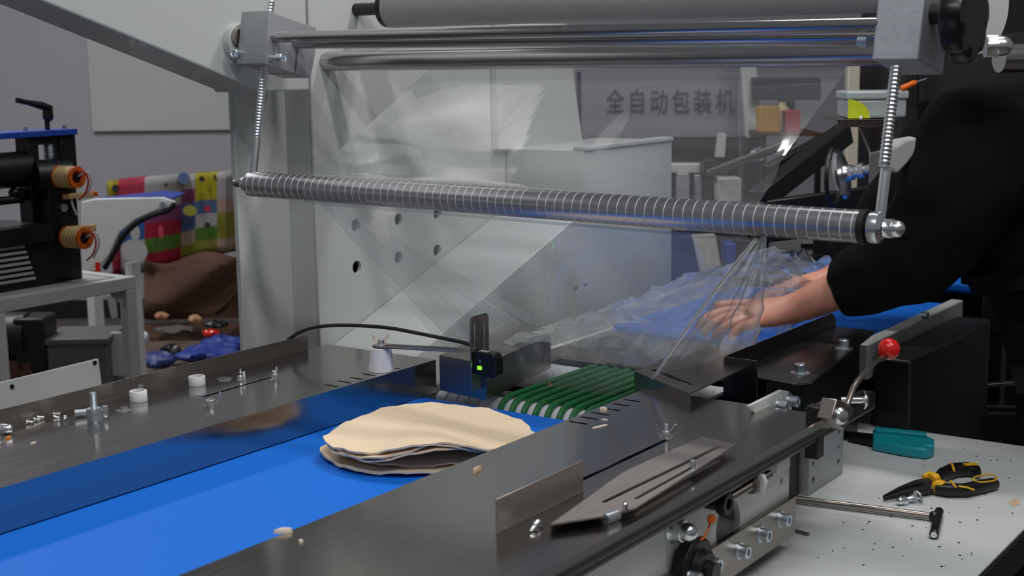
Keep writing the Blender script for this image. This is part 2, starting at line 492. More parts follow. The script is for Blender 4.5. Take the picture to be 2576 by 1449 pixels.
def rod(pa, pb, pt, pend, y, up):
    A = aty(*pa, y); Bp = aty(*pend, y); T = aty(*pt, y); d = (Bp - A).normalized()
    A2 = A - d * up
    m = thread(.0072, (T - A2).length, .0052, 18, .16).xf(place(A2, d))
    build('threaded_rod', m, CHROME, ff, sharp=60)
    build('rod_end', MB().lathe([(0, 0), (.0064, 0), (.0068, .004), (.0068, (Bp - T).length), (0, (Bp - T).length)], place(T, d), 24), CHROME, ff)
    return A, Bp


rod((664, 170), (638, 430), (647, 345), (634, 452), 1.735, .115)
rod((2254, 166), (2205, 575), (2229, 423), (2207, 560), .622, .0)
DL = V((1.671, 1.722, 1.146)); DR = V((1.671, .643, 1.135))
dlen = (DR - DL).length; RD = .0212
pr = [(0, 0), (RD - .002, 0), (RD, .0025)]; cutr = set()
z = .010; k = 0
while z < dlen - .006:
    if k != 39:
        q = len(pr); cutr |= {q, q + 1, q + 2}
        pr += [(RD, z), (RD - .0007, z + .0004), (RD - .0007, z + .0010), (RD, z + .0014)]
    z += .01475; k += 1
pr += [(RD, dlen - .001), (RD - .001, dlen), (0, dlen)]
gm = MB().lathe(pr, place(DL, DR - DL), 40)
gm.mi = [1 if (fi // 40) in cutr else 0 for fi in range(len(gm.f))]
build('grooved_roller', gm, [ROLLM, CUTM], ff, sharp=25)
build('roller_tip', thread(.0065, .035, .003, 14).xf(place(DL + V((0, .003, 0)), (0, 1, 0))), STEELB, ff, sharp=60)
build('rod_eye', MB().ball(DL + V((0, .012, 0)), .012, 20, 12), CHROME, ff)
build('end_seal', MB().cyl(DR, DR + V((0, -.008, 0)), .0225, 36), RUBBER, ff)
build('rod_eye', MB().lathe([(0, 0), (.013, 0), (.0200, .005), (.0205, .011), (.0195, .017), (.013, .022), (0, .022)], place(DR + V((0, -.007, 0)), (0, -1, 0)), 32), CHROME, ff)
build('acorn_nut', acorn(.0225, .0255).xf(place(DR + V((0, -.030, 0)), (0, -1, 0))), CHROME, ff, sharp=40)
# black star knob on the near clamp block
kc = atx(2392, 34, 1.765); kr = .062
lob = lambda t: 1 - .10 * (0.5 - .5 * math.cos(8 * t)) ** 1.5
kprof = [(0, 0), (kr * .8, 0), (kr * .97, .004), (kr, .009), (kr, .024), (kr * .95, .030), (kr * .7, .033), (0, .033)]
build('knob_shaft', MB().cyl((kc.x, .60, kc.z), (kc.x, kc.y, kc.z), .013, 24), BLACKM, ff)
build('star_knob', MB().lathe(kprof, place((kc.x, kc.y, kc.z), (0, -1, 0)), 64, 0, {2: lob, 3: lob, 4: lob, 5: lob}), BLACKP, ff, sharp=50)

# knurled drive roller
kn = thing('knurled_roller', 'thick grey knurled drive roller along the top edge, above the polished bars', 'roller', (2.076, 1.2, 1.40))
KN = M('knurled_steel', (176, 176, 176), .5, .6, .12, 300, .9, 900, None, .1)
kz = 1.4475
build('roller_body', MB().lathe([(0, 0), (.036, 0), (.0375, .003), (.0375, 1.10), (0, 1.10)], place((2.076, 1.74, kz), (0, -1, 0)), 48), KN, kn)
build('bearing', MB().lathe([(.012, 0), (.036, 0), (.036, .012), (.030, .018), (.018, .014), (.012, .018), (.012, 0)], place((2.076, 1.74, kz), (0, 1, 0)), 40), BLACKP, kn)
build('shaft', MB().cyl((2.076, 1.74, kz), (2.076, 1.83, kz), .012, 24), DARKST, kn)

# near-side shaft with acorn nut and the pale disc behind the knob
sh = thing('near_end_shaft', 'polished shaft with a bright acorn nut at the top right, beside the black star knob', 'shaft', (2.1, .6, 1.30))
pd = aty(2478, 116, .60)
build('acorn_nut', acorn(.030, .038).xf(place(pd + V((0, .0, 0)), V((.5, -.86, 0)))), CHROME, sh, sharp=40)
pe = aty(2560, 146, .62)
build('polished_bar', MB().cyl(pe + V((-.03, .02, 0)), pe + V((.30, -.32, 0)), .022, 32), BARM, sh)
pw = aty(2452, 10, .66)
build('pale_disc', MB().lathe([(0, 0), (.074, 0), (.076, .003), (.074, .006), (0, .006)], place(pw, (-.35, -.94, 0)), 48), PAINT2, sh)

# ================================================================== CLEAR FILM
fm = thing('packing_film', 'clear wrinkled plastic film running over the bars and grooved roller down to the belt', 'plastic film', (1.8, 1.2, .80))


def film_path(v):       # guide bar -> round the grooved roller (xz)
    T = [(1.986, 1.331), (1.940, 1.3065), (1.86, 1.264), (1.78, 1.2215), (1.72, 1.189), (1.685, 1.1685), (1.668, 1.1635), (1.655, 1.157), (1.6485, 1.146), (1.6485, 1.136), (1.654, 1.1245), (1.664, 1.119), (1.674, 1.1172)]
    t = v * (len(T) - 1); i = min(int(t), len(T) - 2); f = t - i
    return V((T[i][0] * (1 - f) + T[i + 1][0] * f, 0, T[i][1] * (1 - f) + T[i + 1][1] * f))


def f_up(u, v):
    p = film_path(v); y = 1.583 - .793 * u
    wv_ = .004 * math.sin(u * 9 + 3 * v) * math.sin(PI * min(1, v * 2.3)) + .003 * math.sin(u * 23 - v * 9) * math.sin(PI * min(1, v * 2.3))
    return p + V((-.4 * wv_, y, wv_ - .011 * u * (v > .3) - .0 * v))


build('upper_web', MB().grid(f_up, 60, 48), FILM, fm, recalc=False, sharp=180)
TL = V((1.676, 1.576, 1.1225)); TR = V((1.676, .786, 1.1105)); BLp = V((1.872, 1.385, .812)); BRp = V((1.872, 1.125, .812))


def f_fr(u, v):
    a = TL.lerp(TR, u); b = BLp.lerp(BRp, u); p = a.lerp(b, v)
    bulge = .018 * math.sin(PI * v) * math.sin(PI * u)
    cr = (.0025 * math.sin(u * 40 + 9 * math.sin(v * 3)) + .002 * math.sin(u * 71 + v * 7)) * v * (1 - .3 * v)
    n = V((-.85, 0, -.5))
    return p + n * (bulge + cr) * -1


build('forming_web', MB().grid(f_fr, 90, 40), FILM2, fm, recalc=False, sharp=180)


def side(sgn):
    top = (TR if sgn < 0 else TL) + V((.004, 0, .002)); bot = (BRp if sgn < 0 else BLp)
    end = V((2.115, .982, .862)) if sgn < 0 else V((2.115, 1.42, .862))
    low = V((1.79, 1.012, .872)) if sgn < 0 else V((1.79, 1.40, .872))

    def fn(u, v):
        a = top.lerp(low, v); c = (top + V((.02, 0, 0))).lerp(end, v); p = a.lerp(c, u)
        cr = .013 * math.sin(u * 15 + 2 * v) * v + .007 * math.sin(u * 33 + 5 * v) * v + .004 * math.sin(u * 9 + v * 31) * v * (v > .4)
        return p + V((-.3 * cr, sgn * cr, cr * .4))
    return MB().grid(fn, 48, 40)


build('folded_web', side(-1), FILMT, fm, recalc=False, sharp=180)
build('folded_web', side(1), FILM2, fm, recalc=False, sharp=180)
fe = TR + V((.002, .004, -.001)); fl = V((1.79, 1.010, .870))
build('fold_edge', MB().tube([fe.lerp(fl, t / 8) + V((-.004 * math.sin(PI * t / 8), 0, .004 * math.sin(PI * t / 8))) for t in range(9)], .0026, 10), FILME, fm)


def f_tb(u, v):     # crumpled tube over the second belt, towards the hand
    x = 1.88 + .86 * v; t = PI * u; half = .20 - .05 * v
    y = 1.205 - half * math.cos(t) * (1 + .0 * v); h = .012 + (.05 + .05 * v) * math.sin(t) ** .8
    rr = random.Random(int(u * 22) * 977 + int(v * 30)); cr = (.008 + .012 * v)
    return V((x + cr * rr.uniform(-.6, .6), y + cr * rr.uniform(-1, 1), .822 + h + cr * rr.uniform(-.5, 1)))


build('film_tube', MB().grid(f_tb, 22, 30), FILMT, fm, recalc=False, sharp=180)

# ================================================================== INFEED CONVEYOR
ZB = .80; ZT = .857
ic = thing('infeed_conveyor', 'belt conveyor with a bright blue belt between two stainless guides, in the foreground', 'conveyor', (1.1, 1.1, 0))
bel = [(.55, .778), (1.735, .778), (1.750, .782), (1.757, .789), (1.750, .797), (1.735, .80), (.55, .80)]
build('belt', MB().xz(bel, .965, 1.460), BLUEB, ic)
lg = [(1.414, .802), (1.4140, .857), (1.657, .857), (1.657, .8552), (1.4165, .8552), (1.4160, .802)]
L_ = build('left_guide', MB().yz(lg, .55, 1.776), STEEL, ic)
cut = MB()
SL = [((815, 969), (862, 973)), ((848, 959), (896, 964)), ((880, 950), (928, 956)), ((912, 941), (959, 947)), ((948, 931), (992, 938)), ((983, 925), (1020, 930))]
for (p, q) in SL:
    m = atz(*p, ZT); n_ = atz(*q, ZT); xm_ = (m.x + n_.x) / 2; cut.join(slotcut((xm_, m.y), (xm_, max(n_.y, 1.423)), .0048, .84, .87))
s1 = atz(505, 1000, ZT); s2 = atz(690, 955, ZT)
cut.join(slotcut((s1.x, s1.y), (s2.x + .02, s1.y + .006), .0062, .84, .87))
drill(L_, cut, 40)
build('back_flange', MB().box(.55, atz(795, 882, ZT).x, 1.6555, 1.6578, ZT - .002, .8825), STEELB, L_)
rg = [(1.018, .802), (1.018, .8555), (1.0165, .857), (.7225, .857), (.7205, .8545), (.7205, .838), (.7228, .838), (.7228, .853), (.7245, .8550), (1.0158, .8550), (1.0158, .802)]
R_ = build('right_guide', MB().yz(rg, .55, 1.776), STEEL, ic)
cut = MB()
SR = [((1410, 1056), (1474, 1067)), ((1438, 1045), (1502, 1055)), ((1465, 1034), (1530, 1044)), ((1491, 1022), (1555, 1033)), ((1518, 1011), (1580, 1022)), ((1543, 1000), (1605, 1011))]
for (p, q) in SR:
    m = atz(*p, ZT); n_ = atz(*q, ZT); xm_ = (m.x + n_.x) / 2; cut.join(slotcut((xm_, min(m.y, 1.008)), (xm_, n_.y), .0052, .84, .87))
s1 = atz(1372, 1318, ZT); s2 = atz(1672, 1098, ZT)
cut.join(slotcut((s1.x, .852), (s2.x, .852), .0066, .84, .87))
drill(R_, cut, 40)


def wing(parent, p, yaw, sc=1.0, stud=.010, wsh=True):
    o = build('wing_nut', wingnut(sc).xf(Matrix.Translation(p + V((0, 0, .002))) @ Matrix.Rotation(yaw, 4, 'Z')), CHROME, parent, bevel=.0004, sharp=45)
    if wsh: build('washer', washer(.0088, .0032, .0016).xf(Matrix.Translation(p)), CHROME, parent)
    build('stud', thread(.0030, .012 + stud, .001, 12).xf(Matrix.Translation(p - V((0, 0, .006)))), CHROME, parent, sharp=60)
    return o


wing(L_, atz(692, 957, ZT), .55, .95)
wing(R_, atz(1676, 1103, ZT), 2.3, .95, .014)
build('side_rail', MB().box(.55, 1.965, .726, .752, .824, .853), DARKST, ic, bevel=.006, seg=3)
build('side_rail', MB().box(.55, 1.76, 1.46, 1.50, .76, .85), DARKST, ic, bevel=.003)
build('belt_bed', MB().box(.55, 1.72, .97, 1.455, .70, .775), DARKST, ic, bevel=.002)
# white side panel with a slot, a large hole and its screws
ze = aty(1985, 1245, .76).z; zl = aty(1985, 1341, .76).z; xe = aty(1985, 1245, .76).x
YS = .76
sp = build('side_panel', MB().box(.55, xe, YS, YS + .008, ze - .03, .842), PAINT2, ic, bevel=.001)
cut = MB(); p = aty(1832, 1322, YS); cut.cyl((p.x, YS - .05, p.z), (p.x, YS + .05, p.z), .034, 40)
p1 = aty(1700, 1308, YS); p2 = aty(1842, 1208, YS)
cut.box(p1.x, p2.x, YS - .05, YS + .05, (p1.z + p2.z) / 2 - .008, (p1.z + p2.z) / 2 + .012)
p = aty(1966, 1211, YS); cut.cyl((p.x, YS - .05, p.z), (p.x, YS + .05, p.z), .0052, 20)
drill(sp, cut)
build('inner_plate', MB().box(.55, 1.70, YS + .075, YS + .083, .69, .84), STEELB, ic)
build('end_plate', MB().box(xe - .012, xe, YS + .008, .95, .70, .835), PAINT2, ic, bevel=.001)
build('lower_strip', MB().box(.55, xe + .003, YS - .009, YS - .001, zl, ze), STEELB, ic, bevel=.001)
for px, py in ((1868, 1386), (1921, 1344), (1971, 1306)):
    p = aty(px, py, YS - .012)
    build('cap_screw', cap_head(.0088, .012).join(washer(.0115, .005, .0018).xf(Matrix.Translation((0, 0, -.002)))).xf(place((p.x - .004, YS - .011, p.z + .001), (0, -1, 0))), ZINC, ic)
p = aty(1690, 1331, YS)
build('acorn_nut', acorn(.024, .030).join(washer(.0175, .006, .0025).xf(Matrix.Translation((0, 0, -.0025)))).xf(place((p.x, YS - .003, p.z), (0, -1, 0))), CHROME, ic, sharp=40)
# belt tension screw
t1 = aty(1836, 1253, .735); t2 = aty(1928, 1192, .735)
build('tension_screw', thread(.0058, (t2 - t1).length + .01, .0018, 16).xf(place(t1, (1, 0, .01))), STEELB, ic, sharp=60)
ln = aty(1893, 1225, .735)
build('lock_nut', hexnut(.019, .009).xf(place((ln.x - .008, t1.y, t1.z), (1, 0, 0))), STEELB, ic, sharp=40)
lu = (ln.x + .003, ln.x + .010)
lug = [(.722, t1.z - .012), (.718, t1.z + .004), (.722, t1.z + .014), (.76, t1.z + .014), (.76, t1.z - .012)]
build('tension_lug', MB().yz(lug, lu[0], lu[1]), PAINT2, ic, bevel=.0015)
bb = aty(1790, 1256, .75)
build('axle_bolt', thread(.0105, .05, .0018, 20, .08).xf(place((t1.x - .012, .79, t1.z - .004), (0, -1, 0))), BLACKM, ic, sharp=60)
build('hex_nut', hexnut(.026, .012).xf(place((t1.x - .012, .742, t1.z - .004), (0, -1, 0))), DARKST, ic, sharp=40)
p = aty(1960, 1162, .752)
build('corner_block', MB().box(p.x - .028, p.x + .014, .742, .7598, p.z - .008, p.z + .012), PAINT2, ic, bevel=.001)
# flange bearing with an orange grease cap
bc = aty(1748, 1428, .745)
fl = build('flange_bearing', MB().lathe([(0, 0), (.036, 0), (.038, .003), (.038, .016), (.034, .019), (.024, .019), (.022, .030), (.012, .030), (.012, .024), (0, .024)], place((bc.x, .757, bc.z), (0, -1, 0)), 32), BLACKM, ic, bevel=.001)
build('bearing_shaft', MB().cyl((bc.x, .757, bc.z), (bc.x, .716, bc.z), .0115, 28), DARKST, fl)
for dx, dz in ((-.024, -.004), (.026, -.002)):
    build('cap_screw', cap_head(.0092, .014).join(washer(.011, .005, .002).xf(Matrix.Translation((0, 0, -.002)))).xf(place((bc.x + dx, .738, bc.z + dz), (0, -1, 0))), ZINC, fl)
gz = V((bc.x + .002, .745, bc.z + .036))
build('grease_nipple', MB().lathe([(0, 0), (.0035, 0), (.003, .005), (.0038, .008), (0, .010)], place(gz, (0, 0, 1)), 16), ZINC, fl)
gc = gz + V((.030, -.004, .013))
build('grease_cap', MB().tube([gz + V((-.008, -.004, -.002)), gz + V((.008, -.006, -.001)), gz + V((.02, -.005, .004)), gc], .0014, 8).join(MB().lathe([(0, 0), (.0055, 0), (.006, .004), (.0048, .011), (0, .011)], place(gc + V((.003, 0, .002)), (-.7, -.3, .3)), 20)), ORANGE, fl)
# legs under the infeed bed
for x, y in ((.75, 1.45), (1.6, 1.45), (.75, .80), (1.6, .80)):
    build('leg', MB().box(x - .02, x + .02, y - .02, y + .02, 0, .70), PAINT2, ic, bevel=.003)
# bracket with two cap screws at the far end of the infeed
be = [aty(*t, .815) for t in ((1885, 1022), (1968, 981), (1985, 985), (1992, 1003), (1992, 1032), (1900, 1040))]
bk = build('end_bracket', MB().prism([(t.x, .815, t.z) for t in be], (0, .006, 0)), PAINT2, ic, bevel=.001)
for px, py in ((1953, 1018), (1980, 1007)):
    p = aty(px, py, .81)
    build('cap_screw', cap_head(.0078, .014).join(washer(.0115, .004, .0018).xf(Matrix.Translation((0, 0, -.002)))).xf(place((p.x, .806, p.z), (0, -1, 0))), ZINC, bk)

# ================================================================== CORD CONVEYOR, FORMING PLATES, SECOND BELT
cc = thing('cord_conveyor', 'short transfer conveyor of green round cords over white grooved rollers, after the blue belt', 'conveyor', (1.9, 1.2, .70))
RX = 1.793; RZ = .779; RR = .025
yc = [1.276 - .0226 * k for k in range(8)]
for xx in (RX, 2.045):
    y = 1.415
    while y > 1.03:
        y2 = y - .0226
        build('roller_segment', MB().lathe([(.006, .0004), (RR - .0012, .0004), (RR, .0016), (RR, .0206), (RR - .0012, .0222), (.006, .0222)], place((xx, y, RZ), (0, -1, 0)), 26), NYLON, cc)
        y = y2
    build('axle', MB().cyl((xx, 1.43, RZ), (xx, 1.0, RZ), .006, 16), DARKST, cc)
RC = RR + .0050
for y in yc:
    pts = [V((RX + RC * math.cos(a), y, RZ + RC * math.sin(a))) for a in [PI * 1.5 - PI * k / 12 for k in range(13)]]
    pts += [V((RX + (2.045 - RX) * k / 8, y, RZ + RC)) for k in range(1, 8)]
    pts += [V((2.045 + RC * math.cos(a), y, RZ + RC * math.sin(a))) for a in [PI / 2 - PI * k / 12 for k in range(13)]]
    pts += [V((2.045 + (RX - 2.045) * k / 4, y, RZ - RC)) for k in range(1, 4)]
    n = len(pts); m = MB(); vs = []; fs = []
    for i, p in enumerate(pts):
        t = (pts[(i + 1) % n] - pts[i - 1]).normalized(); q = V((0, 1, 0)); u = t.cross(q)
        vs += [p + (u * math.cos(2 * PI * k / 10) + q * math.sin(2 * PI * k / 10)) * .0052 for k in range(10)]
    fs = [(i * 10 + k, i * 10 + (k + 1) % 10, ((i + 1) % n) * 10 + (k + 1) % 10, ((i + 1) % n) * 10 + k) for i in range(n) for k in range(10)]
    build('green_cord', m.add(vs, fs), GREENC, cc)
build('bed_plate', MB().box(1.805, 2.02, 1.00, 1.425, .742, .748), STEELB, cc, bevel=.001)
build('side_frame', MB().box(1.76, 2.9, 1.425, 1.437, .70, .81), PAINT2, cc, bevel=.002)
build('side_frame', MB().box(1.76, 2.9, .985, .997, .70, .81), DARKST, cc, bevel=.002)
build('cross_bar', MB().box(1.85, 1.88, 1.30, 1.424, .775, .792), PALEM, cc, bevel=.002)
build('cross_bar', MB().box(1.93, 1.955, 1.0, 1.424, .772, .788), BLACKM, cc, bevel=.002)
p = atz(1213, 972, .793)
build('cap_screw', cap_head(.007, .007).xf(place((1.855, 1.342, .792))), ZINC, cc)

fg = thing('film_former', 'dark steel film forming plates with a long slot each, either side of the green cords', 'forming plate', (1.9, 1.2, .80))
ZF = .872


def former(tops, slot, lip):
    P = [atz(*t, ZF) for t in tops]
    m = MB().xy([(t.x, t.y) for t in P], ZF - .002, ZF)
    a = P[lip[0]]; b = P[lip[1]]; c = P[lip[2]]
    o = build('forming_plate', m, STEELB, fg)
    s = [atz(*t, ZF) for t in slot]; drill(o, slotcut((s[0].x, s[0].y), (s[1].x, s[1].y), .010, .85, .89))
    for u, v in ((a, b), (b, c)):
        d = (v - u).normalized(); q = V((-d.y, d.x, 0)) * .001
        build('lip', MB().prism([(u.x - q.x, u.y - q.y, ZF - .001), (v.x - q.x, v.y - q.y, ZF - .001), (v.x + q.x, v.y + q.y, ZF - .001), (u.x + q.x, u.y + q.y, ZF - .001)], (0, 0, -.058)), STEELB, o)
    return o


former(((1106, 893), (1222, 916), (1384, 842), (1296, 810)), ((1276, 832), (1345, 864)), (0, 1, 2))
former(((1597, 934), (1735, 990), (1895, 915), (1762, 862)), ((1645, 930), (1735, 968)), (3, 0, 1))

bc2 = thing('second_conveyor', 'second blue belt conveyor behind the film, reaching under the hand', 'conveyor', (2.5, 1.17, 0))
b2 = [(2.345, .795), (2.92, .795), (2.935, .803), (2.935, .812), (2.92, .820), (2.345, .820), (2.338, .812), (2.338, .803)]
build('dead_plate', MB().box(2.082, 2.330, .94, 1.412, .806, .812), STEELB, bc2, bevel=.001)
build('belt', MB().xz(b2, .935, 1.412), BLUEB, bc2)
build('side_rail', MB().box(2.40, 2.95, .905, .932, .76, .826), PALEM, bc2, bevel=.003)
build('side_rail', MB().box(2.10, 2.95, 1.440, 1.47, .76, .84), PALEM, bc2, bevel=.003)
build('drive_box', MB().box(2.42, 2.90, .83, .903, .50, .80), BLACKM, bc2, bevel=.006)
p = aty(2326, 793, .90)
build('cap_screw', cap_head(.008, .012).xf(place((p.x, .905, p.z), (0, -1, 0))), ZINC, bc2)
build('roller', MB().cyl((2.925, .94, .78), (2.925, 1.41, .78), .018, 24), DARKST, bc2)
build('bed', MB().box(2.10, 2.90, .94, 1.41, .70, .79), DARKST, bc2)
for y in (.97, 1.38): build('leg', MB().box(2.80, 2.84, y - .02, y + .02, 0, .70), DARKST, bc2)
oc = thing('output_conveyor', 'far blue output belt with dark side frame, beyond the black sleeve', 'conveyor', (3.6, 1.1, 0))
build('belt', MB().box(3.06, 3.30, .90, 1.36, .82, .845), BLUEB, oc, bevel=.008)
build('side_frame', MB().box(3.06, 3.32, .86, .898, .74, .85), BLACKM, oc, bevel=.004)
build('side_frame', MB().box(3.06, 3.32, 1.362, 1.40, .74, .85), BLACKM, oc, bevel=.004)
build('end_cover', MB().box(3.302, 3.36, .86, 1.40, .70, .90), BLACKM, oc, bevel=.004)
for x in (3.12, 3.26):
    for y in (.88, 1.38): build('leg', MB().box(x - .02, x + .02, y - .018, y + .018, 0, .74), BLACKM, oc)

gd = thing('outfeed_guide', 'stainless outfeed guide with upright edge and two cap screws, below the sleeve', 'guide rail', (2.15, .9, .80))
DGD = M('stainless_dark_reflection', (104, 100, 100), .28, 1, .1, 14, .04, 60, (1, 30, 30))  # base colour darkened to stand in for the black jacket's reflection
gp = [(1.935, .962), (1.935, .905), (1.925, .842), (1.950, .822), (2.385, .885), (2.385, .962)]
g_ = build('guide_plate', MB().xy(gp, ZT - .003, ZT), DGD, gd, bevel=.001)
drill(g_, slotcut((2.245, .935), (2.245, .90), .008, .84, .87))
build('upright_edge', MB().xz([(1.935, .80), (1.935, .878), (1.945, .884), (2.37, .884), (2.385, .872), (2.385, .80)], .962, .9645), DGD, g_, bevel=.0008)
build('end_face', MB().box(1.9325, 1.935, .905, .962, .80, .884), DGD, g_, bevel=.0008)
for px, py in ((2013, 940), (2123, 877)):
    p = atz(px, py, ZT)
    build('cap_screw', cap_head(.0090, .016).join(washer(.015, .005, .0018).xf(Matrix.Translation((0, 0, 0)))).xf(place(p)), ZINC, gd)
build('support', MB().box(1.97, 2.36, .905, .93, .67, ZT - .004), DARKST, gd, bevel=.002)
# black tension springs beside the bracket
sg = tag(build('coil_spring', MB().tube([V((1.99 + .05 * t / 72, .84 + .008 * math.cos(t * PI / 4), .80 + .008 * math.sin(t * PI / 4))) for t in range(73)], .0014, 6), DARKST, base=(2.01, .84, .80)), 'small dark coil spring in the shade below the outfeed guide', 'spring')

# ================================================================== LEVER WITH RED BALL
lv = thing('clamp_lever', 'bent steel clamp lever with a shiny red ball knob', 'lever', (2.0, .72, .80))
YL = .705
kb = aty(2236, 878, YL)
build('ball_knob', MB().ball(kb, .0163, 32, 20), RED, lv)
build('lever_arm', MB().tube([kb + V((-.004, 0, -.010)), aty(2207, 905, YL), aty(2158, 958, YL), aty(2147, 975, YL), aty(2131, 1018, YL)], .0042, 12), STEELB, lv)
hb = [aty(*t, YL) for t in ((2106, 1004), (2131, 1012), (2152, 1028), (2122, 1082), (2092, 1056))]
build('clamp_bracket', MB().prism([(t.x, YL, t.z) for t in hb], (0, .022, 0)), STEELB, lv, bevel=.0015)
p = aty(2112, 1046, YL)
build('pivot_bolt', MB().lathe([(0, 0), (.012, 0), (.012, .004), (.008, .009), (0, .010)], place((p.x, YL, p.z), (-.5, -.8, .1)), 24), CHROME, lv)
p = aty(2171, 1006, YL)
build('round_cap', MB().lathe([(0, 0), (.0125, 0), (.013, .002), (.010, .005), (0, .006)], place(p, (.6, -.8, 0)), 28).cyl(p, p + V((-.018, .026, 0)), .005, 12), CHROME, lv)
build('mount_post', MB().box(hb[4].x + .004, hb[4].x + .026, YL + .020, YL + .040, .80, hb[0].z - .012), DARKST, lv, bevel=.002)

# ================================================================== WHITE TABLE AND TOOLS
TZ = .67
tb = thing('work_table', 'white laminate table under the conveyor, strewn with tools and dark specks', 'table', (2.0, 1.0, 0))
build('table_top', MB().box(.9, 2.43, .512, 1.61, TZ - .022, TZ), TABLEM, tb, bevel=.002)
build('edge_band', MB().box(.898, 2.432, .506, .512, TZ - .05, TZ - .002), BLACKM, tb, bevel=.001)
for x in (.95, 2.38):
    for y in (.56, 1.57): build('leg', MB().box(x - .025, x + .025, y - .025, y + .025, 0, TZ - .022), BLACKM, tb, bevel=.002)
sp_ = MB(); rg_ = random.Random(3)
for k in range(70):
    p = atz(rg_.uniform(1960, 2560), rg_.uniform(1120, 1449), TZ)
    if p.y < .53 or p.y > .74: continue
    r = rg_.choice((.0007, .0009, .0012, .0007)); a = rg_.uniform(0, 6)
    sp_.obox(p + V((0, 0, .0004)), V((math.cos(a), math.sin(a), 0)) * r * rg_.uniform(1, 2), V((-math.sin(a), math.cos(a), 0)) * r, V((0, 0, .0004)))
tag(build('specks', sp_, DEB, base=(2.0, .65, TZ)), 'tiny dark specks of swarf scattered on the white table', 'debris', kind='stuff')

bp_ = thing('drilled_block', 'milled aluminium block with round holes standing on the table end of the conveyor', 'metal block', (2.05, .85, TZ))
x0 = aty(2036, 1150, .832).x; x1 = aty(2121, 1150, .832).x
blo = build('block_body', MB().box(x0, x1, .832, .86, TZ, aty(2040, 1062, .832).z), ALU, bp_, bevel=.001)
cut = MB()
for px, py, r in ((2048, 1132, .0062), (2046, 1167, .0045), (2046, 1208, .0062), (2111, 1089, .0062), (2110, 1126, .0045), (2109, 1163, .0062)):
    p = aty(px, py, .832); cut.cyl((p.x, .80, p.z), (p.x, .852, p.z), r, 22)
drill(blo, cut)
build('casting', MB().box(x0 - .055, x0 - .004, .845, .93, TZ, .76), BLACKM, bp_, bevel=.004)

# needle-nose pliers
pl = thing('pliers', 'needle-nose pliers with black and yellow grips lying on the white table', 'pliers', tuple(atz(2370, 1250, TZ)))


def T(px, py, h=0.0):
    p = atz(px, py, TZ); return V((p.x, p.y, TZ + h))


def flatloft(pts, ws, hs, n=14):
    vs = []; fs = []
    for i, p in enumerate(pts):
        t = (pts[min(i + 1, len(pts) - 1)] - pts[max(i - 1, 0)]); t.z = 0; t.normalize(); q = V((-t.y, t.x, 0))
        vs += [p + q * ws[i] * math.copysign(abs(math.cos(2 * PI * k / n)) ** .7, math.cos(2 * PI * k / n)) + UP * hs[i] * math.copysign(abs(math.sin(2 * PI * k / n)) ** .7, math.sin(2 * PI * k / n)) for k in range(n)]
    for i in range(len(pts) - 1):
        fs += [(i * n + k, i * n + (k + 1) % n, (i + 1) * n + (k + 1) % n, (i + 1) * n + k) for k in range(n)]
    fs += [tuple(range(n))[::-1], tuple(range((len(pts) - 1) * n, len(pts) * n))]
    return MB().add(vs, fs)


build('jaw', flatloft([T(2222, 1260, .006), T(2262, 1245, .008), T(2305, 1231, .009), T(2335, 1226, .009)], [.0012, .0035, .006, .008], [.003, .005, .006, .006]), DARKST, pl)
build('jaw', flatloft([T(2224, 1265, .006), T(2265, 1257, .008), T(2308, 1250, .009), T(2335, 1245, .009)], [.0012, .0035, .006, .008], [.003, .005, .006, .006]), DARKST, pl)
p = T(2338, 1240, .0105)
build('pivot', MB().lathe([(0, -.008), (.012, -.008), (.013, 0), (.010, .004), (0, .005)], place(p), 24), DARKST, pl)
h1 = build('grip', flatloft([T(2352, 1226, .010), T(2372, 1210, .011), T(2400, 1200, .012), T(2435, 1198, .012), T(2455, 1202, .011), T(2462, 1208, .010)], [.007, .010, .0115, .011, .009, .004], [.008, .010, .011, .011, .009, .005]), BLACKP, pl)
h2 = build('grip', flatloft([T(2354, 1246, .010), T(2385, 1250, .011), T(2425, 1250, .011), T(2470, 1240, .011), T(2500, 1232, .010), T(2512, 1232, .009)], [.008, .0095, .0095, .0105, .009, .004], [.008, .010, .010, .010, .009, .005]), BLACKP, pl)
build('collar', flatloft([T(2322, 1222, .011), T(2336, 1219, .012), T(2352, 1226, .012), T(2358, 1232, .011)], [.004, .0065, .008, .006], [.007, .010, .011, .009]), YELLOW, h1)
build('collar', flatloft([T(2350, 1241, .011), T(2359, 1243, .012), T(2376, 1247, .011)], [.010, .0115, .0105], [.009, .0115, .0108]), YELLOW, h2)
build('stripe', MB().tube([T(2388, 1197, .020), T(2394, 1204, .0235), T(2399, 1214, .020)], .0022, 8), YELLOW, h1)
build('badge', MB().obox(T(2440, 1202, .0228), V((.008, -.008, 0)), V((.0035, .0035, 0)), V((0, 0, .0008))), YELLOW, h1)
rr_ = [T(2445, 1239, .0208), T(2452, 1232, .0212), T(2475, 1226, .0208), T(2498, 1223, .0190), T(2508, 1228, .0175), T(2505, 1236, .0180), T(2485, 1242, .0195), T(2460, 1246, .0205), T(2445, 1239, .0208)]
build('stripe', MB().tube(chaikin(rr_), .0013, 8), YELLOW, h2)
build('stripe', MB().tube([T(2390, 1242, .0205), T(2394, 1249, .0215), T(2403, 1255, .0190)], .0018, 8), YELLOW, h2)
build('stripe', MB().tube([T(2410, 1253, .0190), T(2430, 1255, .0185), T(2450, 1256, .0150)], .0016, 8), YELLOW, h2)

